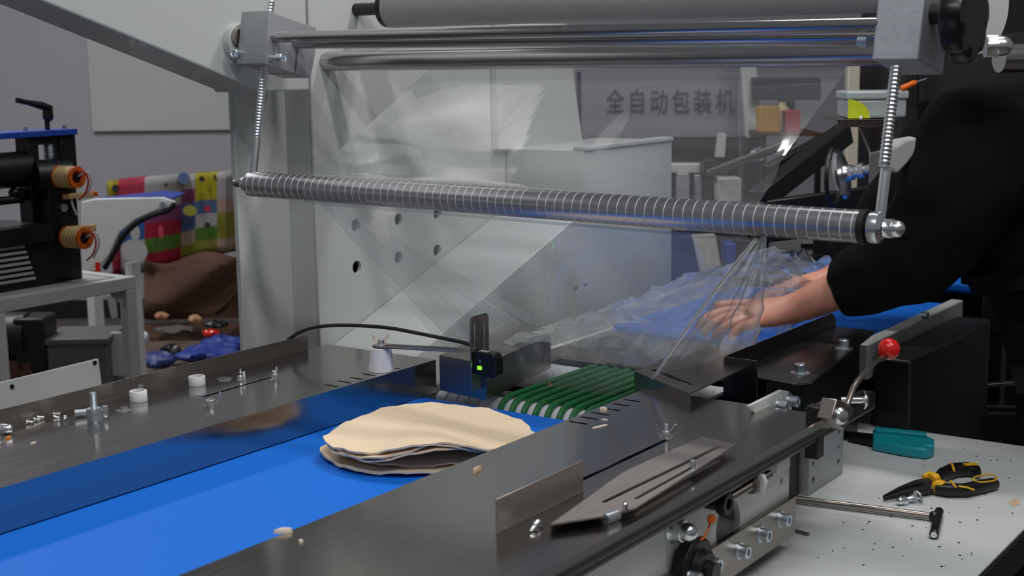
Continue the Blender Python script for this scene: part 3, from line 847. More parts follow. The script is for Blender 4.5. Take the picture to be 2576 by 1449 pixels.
tw = thing('t_wrench', 'long steel T-handle wrench lying on the white table, pointing under the conveyor', 'wrench', tuple(T(2170, 1300)))
build('shank', MB().cyl(T(1965, 1262, .0075), T(2352, 1312, .0075), .0052, 20), STEELB, tw, bevel=.0006)
build('cross_handle', MB().lathe([(0, 0), (.005, 0), (.0066, .002), (.0066, .108), (.005, .110), (0, .110)], place(T(2349, 1358, .0075), T(2368, 1272, .0075) - T(2349, 1358, .0075)), 20), DARKST, tw)
build('end_recess', MB().lathe([(0, -.0004), (.0035, -.0004), (.0045, -.001), (.0025, -.001), (.002, .001)], place(T(2349, 1358, .0075), T(2368, 1272, .0075) - T(2349, 1358, .0075)), 20), CHROME, tw)
build('weld', MB().ball(T(2350, 1312, .0075), .0085, 16, 10), DARKST, tw)

kf = thing('utility_knife', 'teal plastic utility knife lying on the table beside the drilled block', 'knife', tuple(T(2280, 1140)))
kbody = [T(2195, 1105), T(2250, 1108), T(2320, 1118), T(2347, 1130), T(2347, 1152), T(2330, 1158), T(2270, 1150), T(2195, 1135)]
build('handle', MB().prism([(t.x, t.y, TZ + .001) for t in kbody], (0, 0, .019)), TEAL, kf, bevel=.004, seg=3)
build('thumb_rail', MB().prism([(t.x, t.y, TZ + .020) for t in (T(2200, 1108), T(2330, 1122), T(2330, 1129), T(2200, 1116))], (0, 0, .006)), TEAL, kf, bevel=.0015)
build('end_cap', MB().prism([(t.x, t.y, TZ + .003) for t in (T(2318, 1129), T(2349, 1134), T(2349, 1151), T(2318, 1149))], (0, 0, .0185)), TEAL, kf, bevel=.002)
build('blade_holder', MB().prism([(t.x, t.y, TZ + .004) for t in (T(2130, 1103), T(2196, 1109), T(2196, 1128), T(2135, 1114))], (0, 0, .010)), BLACKP, kf, bevel=.002)

bn = thing('bolt_with_nuts', 'short bolt carrying two nuts and a tilted washer, lying by the pliers jaws', 'bolt', tuple(T(2290, 1268)))
d = (T(2310, 1262) - T(2258, 1272)).normalized()
build('shank', thread(.0040, .032, .0013, 14).xf(place(T(2265, 1271, .007), d)), ZINC, bn, sharp=60)
build('acorn_head', acorn(.013, .016).xf(place(T(2277, 1269, .007), -d)), CHROME, bn, sharp=40)
build('hex_nut', hexnut(.012, .004).xf(place(T(2293, 1266, .007), d)), ZINC, bn, sharp=40)
build('washer', washer(.0105, .0045, .001).xf(place(T(2309, 1264, .0095), V((d.x, d.y, .5)))), CHROME, bn)
tag(build('thin_rod', MB().cyl(T(1965, 1330, .003), T(2035, 1349, .003), .0022, 12), STEELB, base=tuple(T(2000, 1340))), 'thin steel rod end poking out beside the lower screws onto the table', 'rod')
tag(build('paper_scrap', MB().prism([(t.x, t.y, TZ + .0002) for t in (T(2538, 1264), T(2548, 1255), T(2566, 1256), T(2563, 1270), T(2548, 1275))], (0, 0, .0006)), CRUMBT, base=tuple(T(2552, 1264))), 'small pale paper scrap on the table right of the pliers', 'scrap')

# ================================================================== PHOTO SENSOR ON ITS BRACKET
ps = thing('photo_sensor_stand', 'small black photo sensor with green light on a slotted bracket and white cone spacer', 'sensor', tuple(atz(960, 934, ZT)))
cb_ = atz(960, 932, ZT)
build('cone_spacer', MB().lathe([(0, 0), (.0205, 0), (.0212, .001), (.0165, .0375), (.0155, .0385), (0, .0385)], place(cb_), 40), NYLON, ps)
zb = ZT + .0385
e0 = atz(1192, 884, zb + .001)
cb0 = V((cb_.x, cb_.y, zb + .001)); d = (e0 - cb0); d.z = 0; Ld = d.length; d.normalize(); qd = V((-d.y, d.x, 0))
poly = [cb0 + d * math.cos(t) * .014 + qd * math.sin(t) * .014 for t in [PI / 2 + PI * k / 8 for k in range(9)]] + [e0 - qd * .014, e0 + qd * .014]
fb = build('flat_bar', MB().prism(poly, (0, 0, .002)), STEELB, ps)
drill(fb, slotcut((cb0.x, cb0.y), (cb0.x + d.x * (Ld - .03), cb0.y + d.y * (Ld - .03)), .0062, zb - .02, zb + .03))
build('washer', washer(.0115, .0032, .0018).xf(place(cb0 + V((0, 0, .002)))), CHROME, ps)
wn = cb0 + V((0, 0, .0038))
build('wing_nut', wingnut(.92).xf(Matrix.Translation(wn) @ Matrix.Rotation(-.70, 4, 'Z')), CHROME, ps, bevel=.0004, sharp=45)
build('stud', thread(.0030, .0135, .001, 12).xf(place(cb0)), ZINC, ps, sharp=60)
YB = e0.y
u0 = aty(1187, 985, YB); u1 = aty(1187, 797, YB); x2 = aty(1231, 880, YB).x
zt_ = u1.z
sbp = MB().xz([(u0.x, u0.z), (x2, u0.z), (x2, zt_ - .006), (x2 - .005, zt_), (u0.x + .005, zt_), (u0.x, zt_ - .005)], YB, YB + .0022)
sb = build('upright_bracket', sbp, STEELB, ps, bevel=.0006)
cut = MB(); wd = x2 - u0.x
for fx in (.24, .76):
    xx = u0.x + wd * fx; cut.box(xx - .0022, xx + .0022, YB - .02, YB + .02, zt_ - .062, zt_ - .012)
drill(sb, cut)
for fx, zz in ((.24, zt_ - .068), (.76, zt_ - .064)):
    build('screw', MB().lathe([(0, 0), (.0042, 0), (.0038, .002), (0, .003)], place((u0.x + wd * fx, YB, zz), (0, -1, 0)), 18), CHROME, ps)
sx0 = u0.x + wd * .10; sx1 = sx0 + .020; sz0 = aty(1200, 962, YB - .03).z; sz1 = sz0 + .040
SY0 = YB - .044
sn = build('sensor_body', MB().yz([(YB - .001, sz0 + .004), (YB - .001, sz1), (SY0 + .006, sz1), (SY0, sz1 - .008), (SY0, sz0 + .006), (SY0 + .006, sz0)], sx0, sx1), BLACKP, ps, bevel=.0015)
lp = V((sx0 - .0002, YB - .012, sz0 + .013))
build('led', MB().box(sx0 - .0012, sx0 + .0004, YB - .0165, YB - .0085, lp.z - .001, lp.z + .005), LED, sn, bevel=.0005)
for k in range(3):
    build('mark', MB().box(sx0 + .004, sx0 + .016, YB - .022 + k * .006, YB - .0195 + k * .006, sz1 - .0002, sz1 + .0003), NYLON, sn)
sl_ = bpy.data.lights.new('sensor_beam', 'SPOT'); sl_.energy = 4.0; sl_.color = (1, .03, .05); sl_.spot_size = math.radians(2.2); sl_.spot_blend = .2; sl_.shadow_soft_size = .001
so_ = bpy.data.objects.new('sensor_beam', sl_); COL.objects.link(so_); so_.location = V((sx1 + .004, SY0 - .004, (sz0 + sz1) / 2)); so_.rotation_euler = (V((1.90, 1.25, .803)) - V(so_.location)).to_track_quat('-Z', 'Y').to_euler()
build('trim_screw', MB().cyl((sx0 + .0005, YB - .014, sz0 + .026), (sx0 - .001, YB - .014, sz0 + .026), .0022, 14), CHROME, sn)
CW = [(1187, 868, 0), (1160, 860, .08), (1110, 850, .2), (1050, 838, .35), (990, 826, .48), (930, 820, .6), (870, 818, .7), (820, 819, .78), (780, 825, .86), (752, 836, .93), (734, 848, 1)]
cw = [aty(px, py, (YB + .003) * (1 - t) + 1.662 * t) for px, py, t in CW]
cw += [cw[-1] + V((-.012, .012, -.012)), cw[-1] + V((-.018, .022, -.06)), cw[-1] + V((-.02, .024, -.16))]
build('cable', MB().tube(chaikin(cw), .0032, 10), RUBBER, ps)

# ================================================================== SLOTTED BRACKET ON THE RIGHT GUIDE
br = thing('slotted_bracket', 'thin stainless bracket with two long slots and loose bolts, resting on the near guide', 'bracket', tuple(atz(1600, 1220, ZT)))
zz = ZT + .010
bpts = [atz(*t, zz) for t in ((1386, 1318), (1572, 1185), (1765, 1098), (1852, 1118), (1598, 1278), (1528, 1296))]
bo = build('base_plate', MB().prism([(t.x, t.y, zz - .002) for t in bpts], (0, 0, .002)), BRACK, br)
s = [atz(*t, zz) for t in ((1520, 1262), (1808, 1124), (1600, 1254), (1740, 1176))]
cut = slotcut((s[0].x, s[0].y), (s[1].x, s[1].y), .0062, zz - .02, zz + .02)
drill(bo, cut); drill(bo, slotcut((s[2].x, s[2].y), (s[3].x, s[3].y), .005, zz - .02, zz + .02))
e = [atz(*t, zz) for t in ((1386, 1318), (1572, 1185))]
build('turned_edge', MB().prism([(e[0].x, e[0].y, zz), (e[1].x, e[1].y, zz), (e[1].x, e[1].y, ZT + .0006), (e[0].x, e[0].y, ZT + .0006)], (-.0012, .0016, 0)), STEELB, bo)
p = atz(1743, 1176, zz); build('pin', MB().lathe([(0, 0), (.0034, 0), (.0034, .010), (.0028, .011), (0, .011)], place(p + V((0, 0, -.002))), 16), ZINC, br)
p = atz(1573, 1282, zz); build('pin', MB().lathe([(0, 0), (.003, 0), (.003, .009), (.0022, .010), (0, .010)], place(p + V((0, 0, -.002))), 16), CHROME, br)
p = atz(1546, 1300, ZT + .003); qv = atz(1572, 1286, ZT + .003) - atz(1520, 1305, ZT + .003)
build('bolt_head', hexnut(.011, .020, hole=.001).xf(place(atz(1522, 1306, ZT + .0056), qv)), ZINC, br, sharp=40)
p = atz(1352, 1325, ZT)
build('clip_end', MB().ball(p + V((0, 0, .004)), .006, 12, 8, (1.3, .8, .7)).ball(p + V((-.012, -.004, .003)), .005, 12, 8, (1.5, .7, .6)), CHROME, br)
ua = atz(1214, 1352, ZT); ub = atz(1468, 1238, ZT); yy = ub.y
hz = aty(1463, 1160, yy).z
tag(build('upright_stop', MB().box(ub.x - .17, ub.x, yy, yy + .0016, ZT, hz), BRACK, base=(ub.x - .08, yy, ZT), bevel=.0005), 'thin upright stainless stop plate standing on the near guide beside the slotted bracket', 'plate')

# ================================================================== FLATBREADS
def bread(label, cx, cy, r, zf, seed, th=.0028, ell=(1, 1), rot=0):
    rn = random.Random(seed); ph = [rn.uniform(0, 6.28) for _ in range(6)]
    nr, na = 14, 72; vs = []; fs = []

    def P(i, k, up):
        t = 2 * PI * k / na; f = i / nr
        e = 1 + .018 * math.sin(3 * t + ph[0]) + .012 * math.sin(5 * t + ph[1]) + .008 * math.sin(9 * t + ph[2]) + .006 * math.sin(17 * t + ph[3])
        x0 = r * f * e * math.cos(t) * ell[0]; y0 = r * f * e * math.sin(t) * ell[1]
        x = cx + x0 * math.cos(rot) - y0 * math.sin(rot); y = cy + x0 * math.sin(rot) + y0 * math.cos(rot)
        z = zf(x, y, f, t) + .0012 * math.sin(11 * t + ph[4]) * f ** 4 + .0008 * math.sin(23 * t + ph[5]) * f ** 6
        edge = th * (.5 if f < .97 else .40)
        return V((x, y, z + (edge if up else -edge)))
    for up in (True, False):
        vs.append(P(0, 0, up))
        for i in range(1, nr + 1):
            for k in range(na): vs.append(P(i, k, up))
    h = 1 + nr * na
    for o, fl_ in ((0, False), (h, True)):
        for k in range(na):
            f = (o, o + 1 + k, o + 1 + (k + 1) % na); fs.append(f[::-1] if fl_ else f)
        for i in range(nr - 1):
            for k in range(na):
                a_ = o + 1 + i * na + k; b_ = o + 1 + i * na + (k + 1) % na; f = (a_, a_ + na, b_ + na, b_); fs.append(f[::-1] if fl_ else f)
    for k in range(na):
        a_ = 1 + (nr - 1) * na + k; b_ = 1 + (nr - 1) * na + (k + 1) % na; fs.append((a_, h + a_, h + b_, b_))
    o = build('flatbread', MB().add(vs, fs), BREAD, base=(cx, cy, ZB), sharp=75)
    return tag(o, label, 'flatbread', 'stacked flatbreads on the blue belt')


E1 = V((.707, -.707)); E2 = V((-.707, -.707))      # image right, towards the camera
BC = atz(1074, 1130, ZB + .004); TC = atz(1086, 1082, ZB + .034)


def loc(x, y, c): q = V((x - c.x, y - c.y)); return q.dot(E1), q.dot(E2)


def z1(x, y, f, t):
    a_, b_ = loc(x, y, BC); return ZB + .0030 + .009 * max(0, (-a_ - .10) / .06) ** 2 + .004 * max(0, b_ / .12) ** 2


def z2(x, y, f, t):
    a_, b_ = loc(x, y, BC); return ZB + .0085 + .007 * max(0, -a_ / .15) ** 2 + .003 * max(0, b_ / .12) ** 2


def ztop(k):
    def fn(x, y, f, t):
        a_, b_ = loc(x, y, TC)
        arch = math.exp(-((a_ + .012) / .058) ** 2) * max(0, (b_ + .04) / .15)
        end = max(0, abs(a_) - .07) / .08
        back = max(0, -b_ / .12)
        return ZB + .0165 + k * .0046 + (.017 - .0015 * k) * arch + .006 - .006 * end ** 2 * (a_ > 0) + .007 * back ** 2 + .0022 * math.sin(a_ * 26 + k)
    return fn


RQ = -PI / 4
bread('bottom flatbread of the stack, wider than those above and curling at the left edge', BC.x, BC.y, .150, z1, 1, .004, (1, .80), RQ)
bread('thin flatbread lying just inside the rim of the bottom flatbread', BC.x + .008, BC.y - .002, .138, z2, 2, .0028, (1, .80), RQ)
bread('third flatbread from the bottom, arched over the dark gap in the stack', TC.x - .008, TC.y + .004, .140, ztop(0), 3, .0028, (1, .84), RQ)
bread('fourth flatbread from the bottom, right under the top one', TC.x - .004, TC.y + .002, .143, ztop(1), 4, .0028, (1, .84), RQ)
bread('topmost flatbread of the stack, smooth and pale with a few brown specks', TC.x, TC.y, .147, ztop(2.1), 5, .0034, (1, .84), RQ)

# ================================================================== LOOSE HARDWARE AND CRUMBS ON THE GUIDES
def G(px, py, h=0.0):
    p = atz(px, py, ZT); return V((p.x, p.y, ZT + h))


def loose(name, mb, mat, p, label, cat, group=None, bevel=0, sharp=45):
    return tag(build(name, mb, mat, base=tuple(p), bevel=bevel, sharp=sharp), label, cat, group)


def ring(px, py, ro, ri, h, label):
    p = G(px, py)
    return loose('nylon_ring', MB().lathe([(ri, 0), (ro - .0006, 0), (ro, .0006), (ro, h - .0006), (ro - .0006, h), (ri, h), (ri, 0)], place(p), 32), NYLON, p, label, 'ring', 'white nylon rings on the far guide')


ring(349, 1008, .0128, .0095, .0155, 'white nylon ring on the far guide in front of the lying wing screw')
ring(496, 968, .0128, .0095, .0140, 'white nylon ring on the far guide left of the flat washer')
p = G(565, 954); loose('washer', washer(.0115, .0035, .0016).xf(place(p)), CHROME, p, 'flat steel washer lying between the second nylon ring and the upright wing nut', 'washer')
p = G(311, 1034); loose('washer', washer(.0105, .0035, .0014).xf(place(p)).join(hexnut(.009, .004).xf(place(p + V((.001, 0, .0014))))), CHROME, p, 'small nut sitting on a washer left of the front nylon ring', 'nut')
p = G(530, 1022); loose('wing_nut', wingnut(1.12).xf(Matrix.Translation(p) @ Matrix.Rotation(-.55, 4, 'Z')), CHROME, p, 'loose wing nut with open wings below the narrow slit in the far guide', 'wing nut', bevel=.0004)
p = G(606, 958); q = wingnut(.9).xf(Matrix.Translation(p + V((0, 0, .0003))) @ Matrix.Rotation(.82, 4, 'Z')).join(thread(.003, .014, .001, 12).xf(place(p + V((.004, -.003, .0002)))))
loose('wing_nut', q, CHROME, p, 'upright wing nut seen edge-on beside the flat washer', 'wing nut')
p = G(345, 985); dv = (G(392, 966) - G(352, 984)).normalized()
q = thread(.0042, .034, .0013, 14).xf(place(G(358, 981, .007), dv + V((0, 0, .12)))).join(wingnut(1.0).xf(Matrix.Translation(G(352, 984, .008)) @ frame(-dv + V((0, 0, .05)), (0, 0, 1)).to_4x4()))
loose('wing_screw', q, CHROME, p, 'wing screw lying on its side behind the front nylon ring', 'wing screw')
p = G(238, 1058)
cn = loose('coupling_nut', MB().lathe([(.004, 0), (.0094, 0), (.0102, .0012), (.0102, .0172), (.0094, .018), (.0035, .018), (.0035, .004), (.004, 0)], place(p), 24, 0, {2: hexf, 3: hexf}), ZINC, p, 'stout coupling nut standing on the far guide with a stud rising from it', 'nut')
loose('stud', thread(.0047, .036, .0013, 16).xf(place(p + V((0, 0, .0045)))), ZINC, p + V((0, 0, .0045)), 'upright threaded stud standing in the coupling nut', 'stud', sharp=60)
a_ = G(188, 1050, .0056); b_ = G(222, 1046, .0056)
loose('stud', thread(.0052, .026, .0013, 16).xf(place(a_, b_ - a_)), ZINC, G(200, 1052), 'short threaded stud lying left of the coupling nut', 'stud', sharp=60)
p = G(265, 1048); loose('spacer', MB().lathe([(.002, 0), (.0045, 0), (.0048, .0005), (.0048, .0155), (.0045, .016), (.002, .016), (.002, 0)], place(p), 20), CHROME, p, 'small round steel spacer standing right behind the coupling nut', 'spacer')


def smallscrew(px, py, yaw, tilt, label, cat='screw', grp=None):
    p = G(px, py); d = V((math.cos(yaw), math.sin(yaw), tilt)); c = p + V((0, 0, .0034))
    m = MB().lathe([(0, 0), (.0030, 0), (.0033, .0012), (.0022, .0028), (0, .0033)], place(c, -d), 14).join(thread(.0019, .0075, .0008, 10).xf(place(c, d)))
    return loose('machine_screw', m, CHROME, p, label, cat, grp)


smallscrew(70, 1067, -.9, -.1, 'tiny screw, leftmost of the row of three on the far guide', grp='tiny screws in a row of three')
smallscrew(88, 1061, -.5, -.15, 'tiny screw, middle of the row of three on the far guide', grp='tiny screws in a row of three')
smallscrew(97, 1056, -.6, -.05, 'tiny screw, rightmost of the row of three on the far guide', grp='tiny screws in a row of three')
smallscrew(146, 1058, 1.8, .3, 'tiny dome-headed screw, nearest of the clump of three beside the lying stud', grp='tiny screws in a clump of three')
smallscrew(147, 1047, 2.6, .2, 'tiny dome-headed screw, farthest of the clump of three beside the lying stud', grp='tiny screws in a clump of three')
smallscrew(164, 1057, -2.4, -.1, 'tiny dome-headed screw, rightmost of the clump of three beside the lying stud', grp='tiny screws in a clump of three')
p = G(0, 1092); loose('acorn_nut', acorn(.014, .018).xf(place(p + V((0, 0, .007)), (.6, -.75, 0))), CHROME, p, 'domed acorn nut lying at the left end of the far guide, half out of view', 'nut')


def crumb(px, py, l, wd_, h, yaw, mat, label, z=None):
    p = G(px, py); rn = random.Random(int(px * 7 + py)); n = 10
    top = []; 
    for k in range(n):
        t = 2 * PI * k / n; e = rn.uniform(.8, 1.15); top.append((l / 2 * e * math.cos(t), wd_ / 2 * e * math.sin(t)))
    m = MB(); vs = [V((x, y, 0)) for x, y in top] + [V((x * .92, y * .92, h * rn.uniform(.6, .9))) for x, y in top] + [V((0, 0, h))]
    fs = [(i, (i + 1) % n, n + (i + 1) % n, n + i) for i in range(n)] + [(n + i, n + (i + 1) % n, 2 * n) for i in range(n)] + [tuple(range(n))[::-1]]
    m.add(vs, fs).xf(Matrix.Translation(p) @ Matrix.Rotation(yaw, 4, 'Z'))
    return loose('dough_crumb', m, mat, p, label, 'crumb', 'dough crumbs on the guides', sharp=60)


crumb(712, 1340, .020, .006, .006, -.8, CRUMB, 'long pale dough crumb overhanging the near guide edge above the belt')
crumb(757, 1363, .006, .004, .003, .2, CRUMB, 'round pale dough crumb just below the long crumb on the near guide')
crumb(1518, 1030, .011, .004, .004, -1.35, CRUMB, 'pale oval dough crumb lying across a slot of the near guide')
crumb(1521, 1056, .0095, .0025, .0012, -1.2, CRUMB, 'thin sliver of dough between the slots and the larger smear')
crumb(1508, 1073, .028, .005, .0010, -.25, CRUMB, 'long flattened smear of dough on the near guide below the slots')
crumb(1200, 1184, .022, .006, .005, .25, CRUMBT, 'tan dough crumb on the near guide below the flatbreads')
crumb(84, 1114, .0095, .0035, .0014, .1, CRUMB, 'white chip on the far guide below the row of tiny screws')
crumb(20, 1103, .010, .004, .004, .2, OCRUMB, 'orange-brown crumb at the left end of the far guide')

# ================================================================== LEFT BACKGROUND: white frame table and black printing unit
wt = thing('steel_frame_table', 'white square-tube table standing in the left background under the black print unit', 'table', (2.0, 2.75, 0))
YT = 2.75
z_t = aty(330, 697, YT).z; xr = aty(345, 760, YT).x
build('rail', MB().box(.9, xr, YT, YT + .03, z_t - .032, z_t), PAINT2, wt, bevel=.002)
build('rail', MB().box(.9, xr, YT + .55, YT + .58, z_t - .032, z_t), PAINT2, wt, bevel=.002)
build('rail', MB().box(xr - .03, xr, YT + .03, YT + .55, z_t - .032, z_t), PAINT2, wt, bevel=.002)
for x in (.95, xr - .03):
    for y in (YT, YT + .55): build('leg', MB().box(x, x + .03, y, y + .03, 0, z_t - .032), PAINT2, wt, bevel=.002)
build('corner_gusset', MB().xz([(xr - .03, z_t - .032), (xr - .075, z_t - .032), (xr - .03, z_t - .075)], YT + .012, YT + .016), PALEM, wt)
build('shelf_sheet', MB().box(1.05, xr - .05, YT + .03, YT + .55, z_t - .006, z_t + .002), PALEM, wt)

pu = thing('print_unit', 'black coding unit with blue top plate and two cream and orange slip rings', 'machine', (2.0, 2.9, z_t))
YU = 2.86
k = aty(190, 342, YU); zt2 = aty(60, 342, YU).z; xbr = aty(190, 350, YU).x; xbl = aty(60, 350, YU).x
build('top_plate', MB().box(xbl - .35, xbr, YU - .01, YU + .09, zt2 - .004, zt2 + .010), BLUEP, pu, bevel=.001)
x1 = aty(96, 400, YU).x; x2 = aty(154, 400, YU).x
build('column', MB().box(xbl + .01, x1 + .004, YU, YU + .05, z_t, zt2 - .004), BLACKM, pu, bevel=.002)
build('column', MB().box(x2, xbr, YU, YU + .05, z_t + .25, zt2 - .004), BLACKM, pu, bevel=.002)
build('cross_piece', MB().box(x1, x2, YU + .005, YU + .045, zt2 - .024, zt2 - .004), BLACKM, pu, bevel=.001)
xs = aty(122, 360, YU + .02).x; zs = aty(128, 402, YU).z
build('coil_spring', MB().tube([V((xs + .012 * math.cos(t * PI / 4), YU + .02 + .012 * math.sin(t * PI / 4), zs + (zt2 - .012 - zs) * t / 72)) for t in range(73)], .0025, 6), ZINC, pu)
build('spindle', MB().cyl((xs, YU + .02, zs - .02), (xs, YU + .02, zt2 + .062), .006, 14), BLACKM, pu)
hh = [aty(*t, YU + .02) for t in ((121, 298), (120, 272), (105, 266), (70, 258), (42, 252))]
build('clamp_handle', MB().tube([(xs, YU + .02, zt2 + .03), hh[0], hh[1], hh[2], hh[3], hh[4]], [.006, .013, .013, .010, .0065, .0065], 12), BLACKP, pu)
for px, py in ((72, 330), (170, 325)):
    p = aty(px, 341, YU + .02); build('bolt', MB().cyl((p.x, YU + .03, zt2 + .010), (p.x, YU + .03, zt2 + .020), .006, 6), ZINC, pu)
# round print drum and body below
zc = aty(165, 440, YU - .03).z; xc = aty(130, 440, YU - .03).x
build('drum', MB().cyl((xc - .03, YU - .005, zc), (xc + .05, YU - .03, zc), .040, 28), BLACKM, pu)
build('body', MB().box(xc - .02, xc + .062, YU - .04, YU + .04, z_t + .01, zc + .02), BLACKM, pu, bevel=.004)
build('band', MB().cyl((xc + .015, YU - .036, aty(140, 524, YU - .04).z), (xc + .015, YU - .050, aty(140, 524, YU - .04).z), .010, 16), ZINC, pu)


def ringset(px0, py0, px1, r, parent):
    a0 = aty(px0, py0, YU - .05); c0 = V((a0.x, YU - .05, a0.z)); d = V((.08, -1, 0)).normalized()
    for i in range(5):
        o = c0 + d * (.0105 * i)
        build('cream_disc', MB().lathe([(.010, 0), (r - .002, 0), (r, .002), (r, .006), (r - .002, .008), (.010, .008), (.010, 0)], place(o, d), 32), CREAM, parent)
    o = c0 + d * .053
    build('orange_flange', MB().lathe([(.013, 0), (r, 0), (r + .001, .002), (r, .006), (r * .62, .006), (r * .55, .002), (.013, .002), (.013, 0)], place(o, d), 32), ORANGE, parent)
    build('orange_flange', MB().lathe([(.010, -.004), (r + .001, -.004), (r + .001, -.0005), (.010, -.0005), (.010, -.004)], place(c0, d), 32), ORANGE, parent)
    build('hub', MB().cyl(o - d * .08, o + d * .004, .012, 18), BLACKM, parent)
    build('wire', MB().tube(chaikin([o + V((0, 0, .008)), o + d * .02 + V((.006, 0, .018)), o + d * .028 + V((.014, 0, -.006)), o + d * .016 + V((.012, 0, -.04)), o + V((.004, 0, -.055))]), .0022, 8), RED, parent)
    build('wire', MB().tube(chaikin([o + V((.004, 0, .0)), o + d * .024 + V((.016, 0, .016)), o + d * .03 + V((.022, 0, -.012)), o + d * .012 + V((.014, 0, -.05))]), .0022, 8), NYLON, parent)


ringset(152, 444, 200, .026, pu)
ringset(172, 596, 210, .026, pu)
p = aty(195, 490, YU - .05)
build('brush_holder', MB().obox(p + V((0, 0, -.002)), V((.036, -.012, 0)), V((.006, .012, 0)), V((0, 0, .006))), CREAM, pu, bevel=.002)
build('orange_clip', MB().obox(p + V((.034, -.012, 0)), V((.012, -.004, 0)), V((.004, .008, 0)), V((0, 0, .006))), ORANGE, pu, bevel=.002)
p = aty(205, 575, YU - .05)
build('brush_holder', MB().obox(p, V((.032, -.012, 0)), V((.006, .012, 0)), V((0, 0, .008))), CREAM, pu, bevel=.002)
build('hanging_wire', MB().tube([aty(178, 492, YU - .05), aty(182, 515, YU - .05), aty(192, 540, YU - .05)], .0025, 8), NYLON, pu)
build('stand_foot', MB().box(xc + .03, xc + .07, YU - .03, YU + .02, z_t + .002, z_t + .12), BLACKM, pu, bevel=.002)
ro = aty(0, 430, YU + .03)
build('print_cylinder', MB().cyl((xbl - .5, YU + .03, ro.z), (xbl + .02, YU + .03, ro.z), .043, 32), DARKST, pu)
build('cylinder_rod', MB().cyl((xbl - .5, YU + .02, ro.z - .07), (xbl + .0, YU + .02, ro.z - .07), .010, 16), BLACKM, pu)
kb2 = aty(36, 486, YU + .02)
build('hand_knob', MB().ball(kb2, .014, 16, 10).cyl(kb2, kb2 + V((.05, 0, -.01)), .013, 16), BLACKP, pu)
build('lower_bed', MB().box(xbl - .5, xbl + .02, YU - .06, YU + .12, z_t + .11, z_t + .15), DARKST, pu, bevel=.002)
for i in range(7):
    zz_ = z_t + .022 + i * .013
    build('louvre', MB().box(xbl - .2, xbl - .03 + i * -.004, YU - .05, YU - .045, zz_, zz_ + .006), PALEM, pu)
build('side_box', MB().box(xbl - .22, xbl + .03, YU - .044, YU + .1, z_t + .002, z_t + .11), BLACKM, pu)

# pale sheet with two screws, low behind the far guide
ws = thing('white_sheet', 'white metal sheet with screw holes, low at the left behind the far guide', 'metal sheet', (1.6, 2.2, 0))
YW = 2.15
wsx = [aty(*t, YW) for t in ((-40, 972), (248, 902), (262, 1010), (-40, 1080))]
build('sheet', MB().prism([(t.x, YW, t.z) for t in wsx], (0, .004, 0)), PAINT2, ws, bevel=.001)
for px, py in ((29, 972), (237, 912)):
    p = aty(px, py, YW); build('screw', MB().cyl((p.x, YW, p.z), (p.x, YW - .003, p.z), .004, 14), DARKST, ws)
for px in (20, 200):
    p = aty(px, 1000, YW); build('leg', MB().box(p.x - .02, p.x + .02, YW + .006, YW + .04, 0, p.z), PAINT2, ws)

# ================================================================== LEFT BACKGROUND: wall board, play mat, box, clutter
bd = [atd(*t, WD - .03) for t in ((215, 60), (596, 60), (596, 327), (232, 331))]
bdo = build('wall_board', MB().prism(bd, FWD * .025), PAINT, base=tuple(bd[3]), bevel=.003)
tag(bdo, 'large plain white board hanging on the grey wall at the upper left', 'board')

# the folding play mat: a bent padded sheet printed with coloured squares
PMC = {'y': M('mat_yellow', (156, 147, 24), .7), 'p': M('mat_pink', (164, 48, 72), .7), 'w': M('mat_white', (156, 153, 153), .7), 'b': M('mat_blue', (41, 88, 140), .7), 's': M('mat_slate', (76, 92, 134), .7),
       'r': M('mat_red', (152, 19, 48), .7), 'g': M('mat_green', (76, 112, 35), .7), 'o': M('mat_peach', (164, 140, 124), .7), 'm': M('mat_magenta', (120, 56, 96), .7), 'e': M('mat_grey', (88, 92, 80), .7), 'l': M('mat_lime', (128, 126, 44), .7)}
keys = list(PMC); MATI = {k_: i for i, k_ in enumerate(keys)}
pmt = thing('play_mat', 'folding foam play mat with bright coloured squares leaning at the back wall', 'play mat', tuple(FWD * 6.3 + RGT * -1.6 + V((0, 0, .42))))
rows = ['ypwwywb', 'ypwmywb', 'wbmssob', 'mbrswlo', 'pwgogly', 'rwrlloe']
ux = [268, 306, 372, 446, 500, 555, 585, 640]
tops = [456, 449, 442, 437, 433, 430, 428, 425]


def matpt(cx_, r_):      # r_ 0..6, bottom edge curves up to the right
    i = min(int(cx_), 6); f = cx_ - i; x = ux[i] + (ux[i + 1] - ux[i]) * f; t = tops[i] + (tops[i + 1] - tops[i]) * f
    bot = [690, 688, 672, 650, 638, 628, 622, 615]; bb_ = bot[i] + (bot[i + 1] - bot[i]) * f
    return atd(x + (8 if cx_ < .5 else 0) * r_ / 3, t + (bb_ - t) * r_ / 6, 6.3 + .05 * math.sin(cx_ * 2.1) + .02 * r_)


mm = MB()
for r_ in range(6):
    for c_ in range(7):
        mi = MATI[rows[r_][c_]]
        for i in range(3):
            for j in range(2):
                q = [matpt(c_ + i / 3, r_ + j / 2), matpt(c_ + (i + 1) / 3, r_ + j / 2), matpt(c_ + (i + 1) / 3, r_ + (j + 1) / 2), matpt(c_ + i / 3, r_ + (j + 1) / 2)]
                mm.add(q, [(0, 1, 2, 3)], mi)
mt = build('mat_sheet', mm, [PMC[k_] for k_ in keys], pmt, recalc=False, weld=True)
md = mt.modifiers.new('s', 'SOLIDIFY'); md.thickness = .03; md.offset = -1
DK = M('mat_dark', (30, 26, 24), .7)


def matdot(px, py, r, mat, asp=1.0):
    p = atd(px, py, 6.24); build('print_mark', MB().lathe([(0, 0), (r, 0), (r, .0015), (0, .0015)], place(p, -FWD) @ Matrix.Diagonal((1, asp, 1, 1)), 18), mat, pmt)


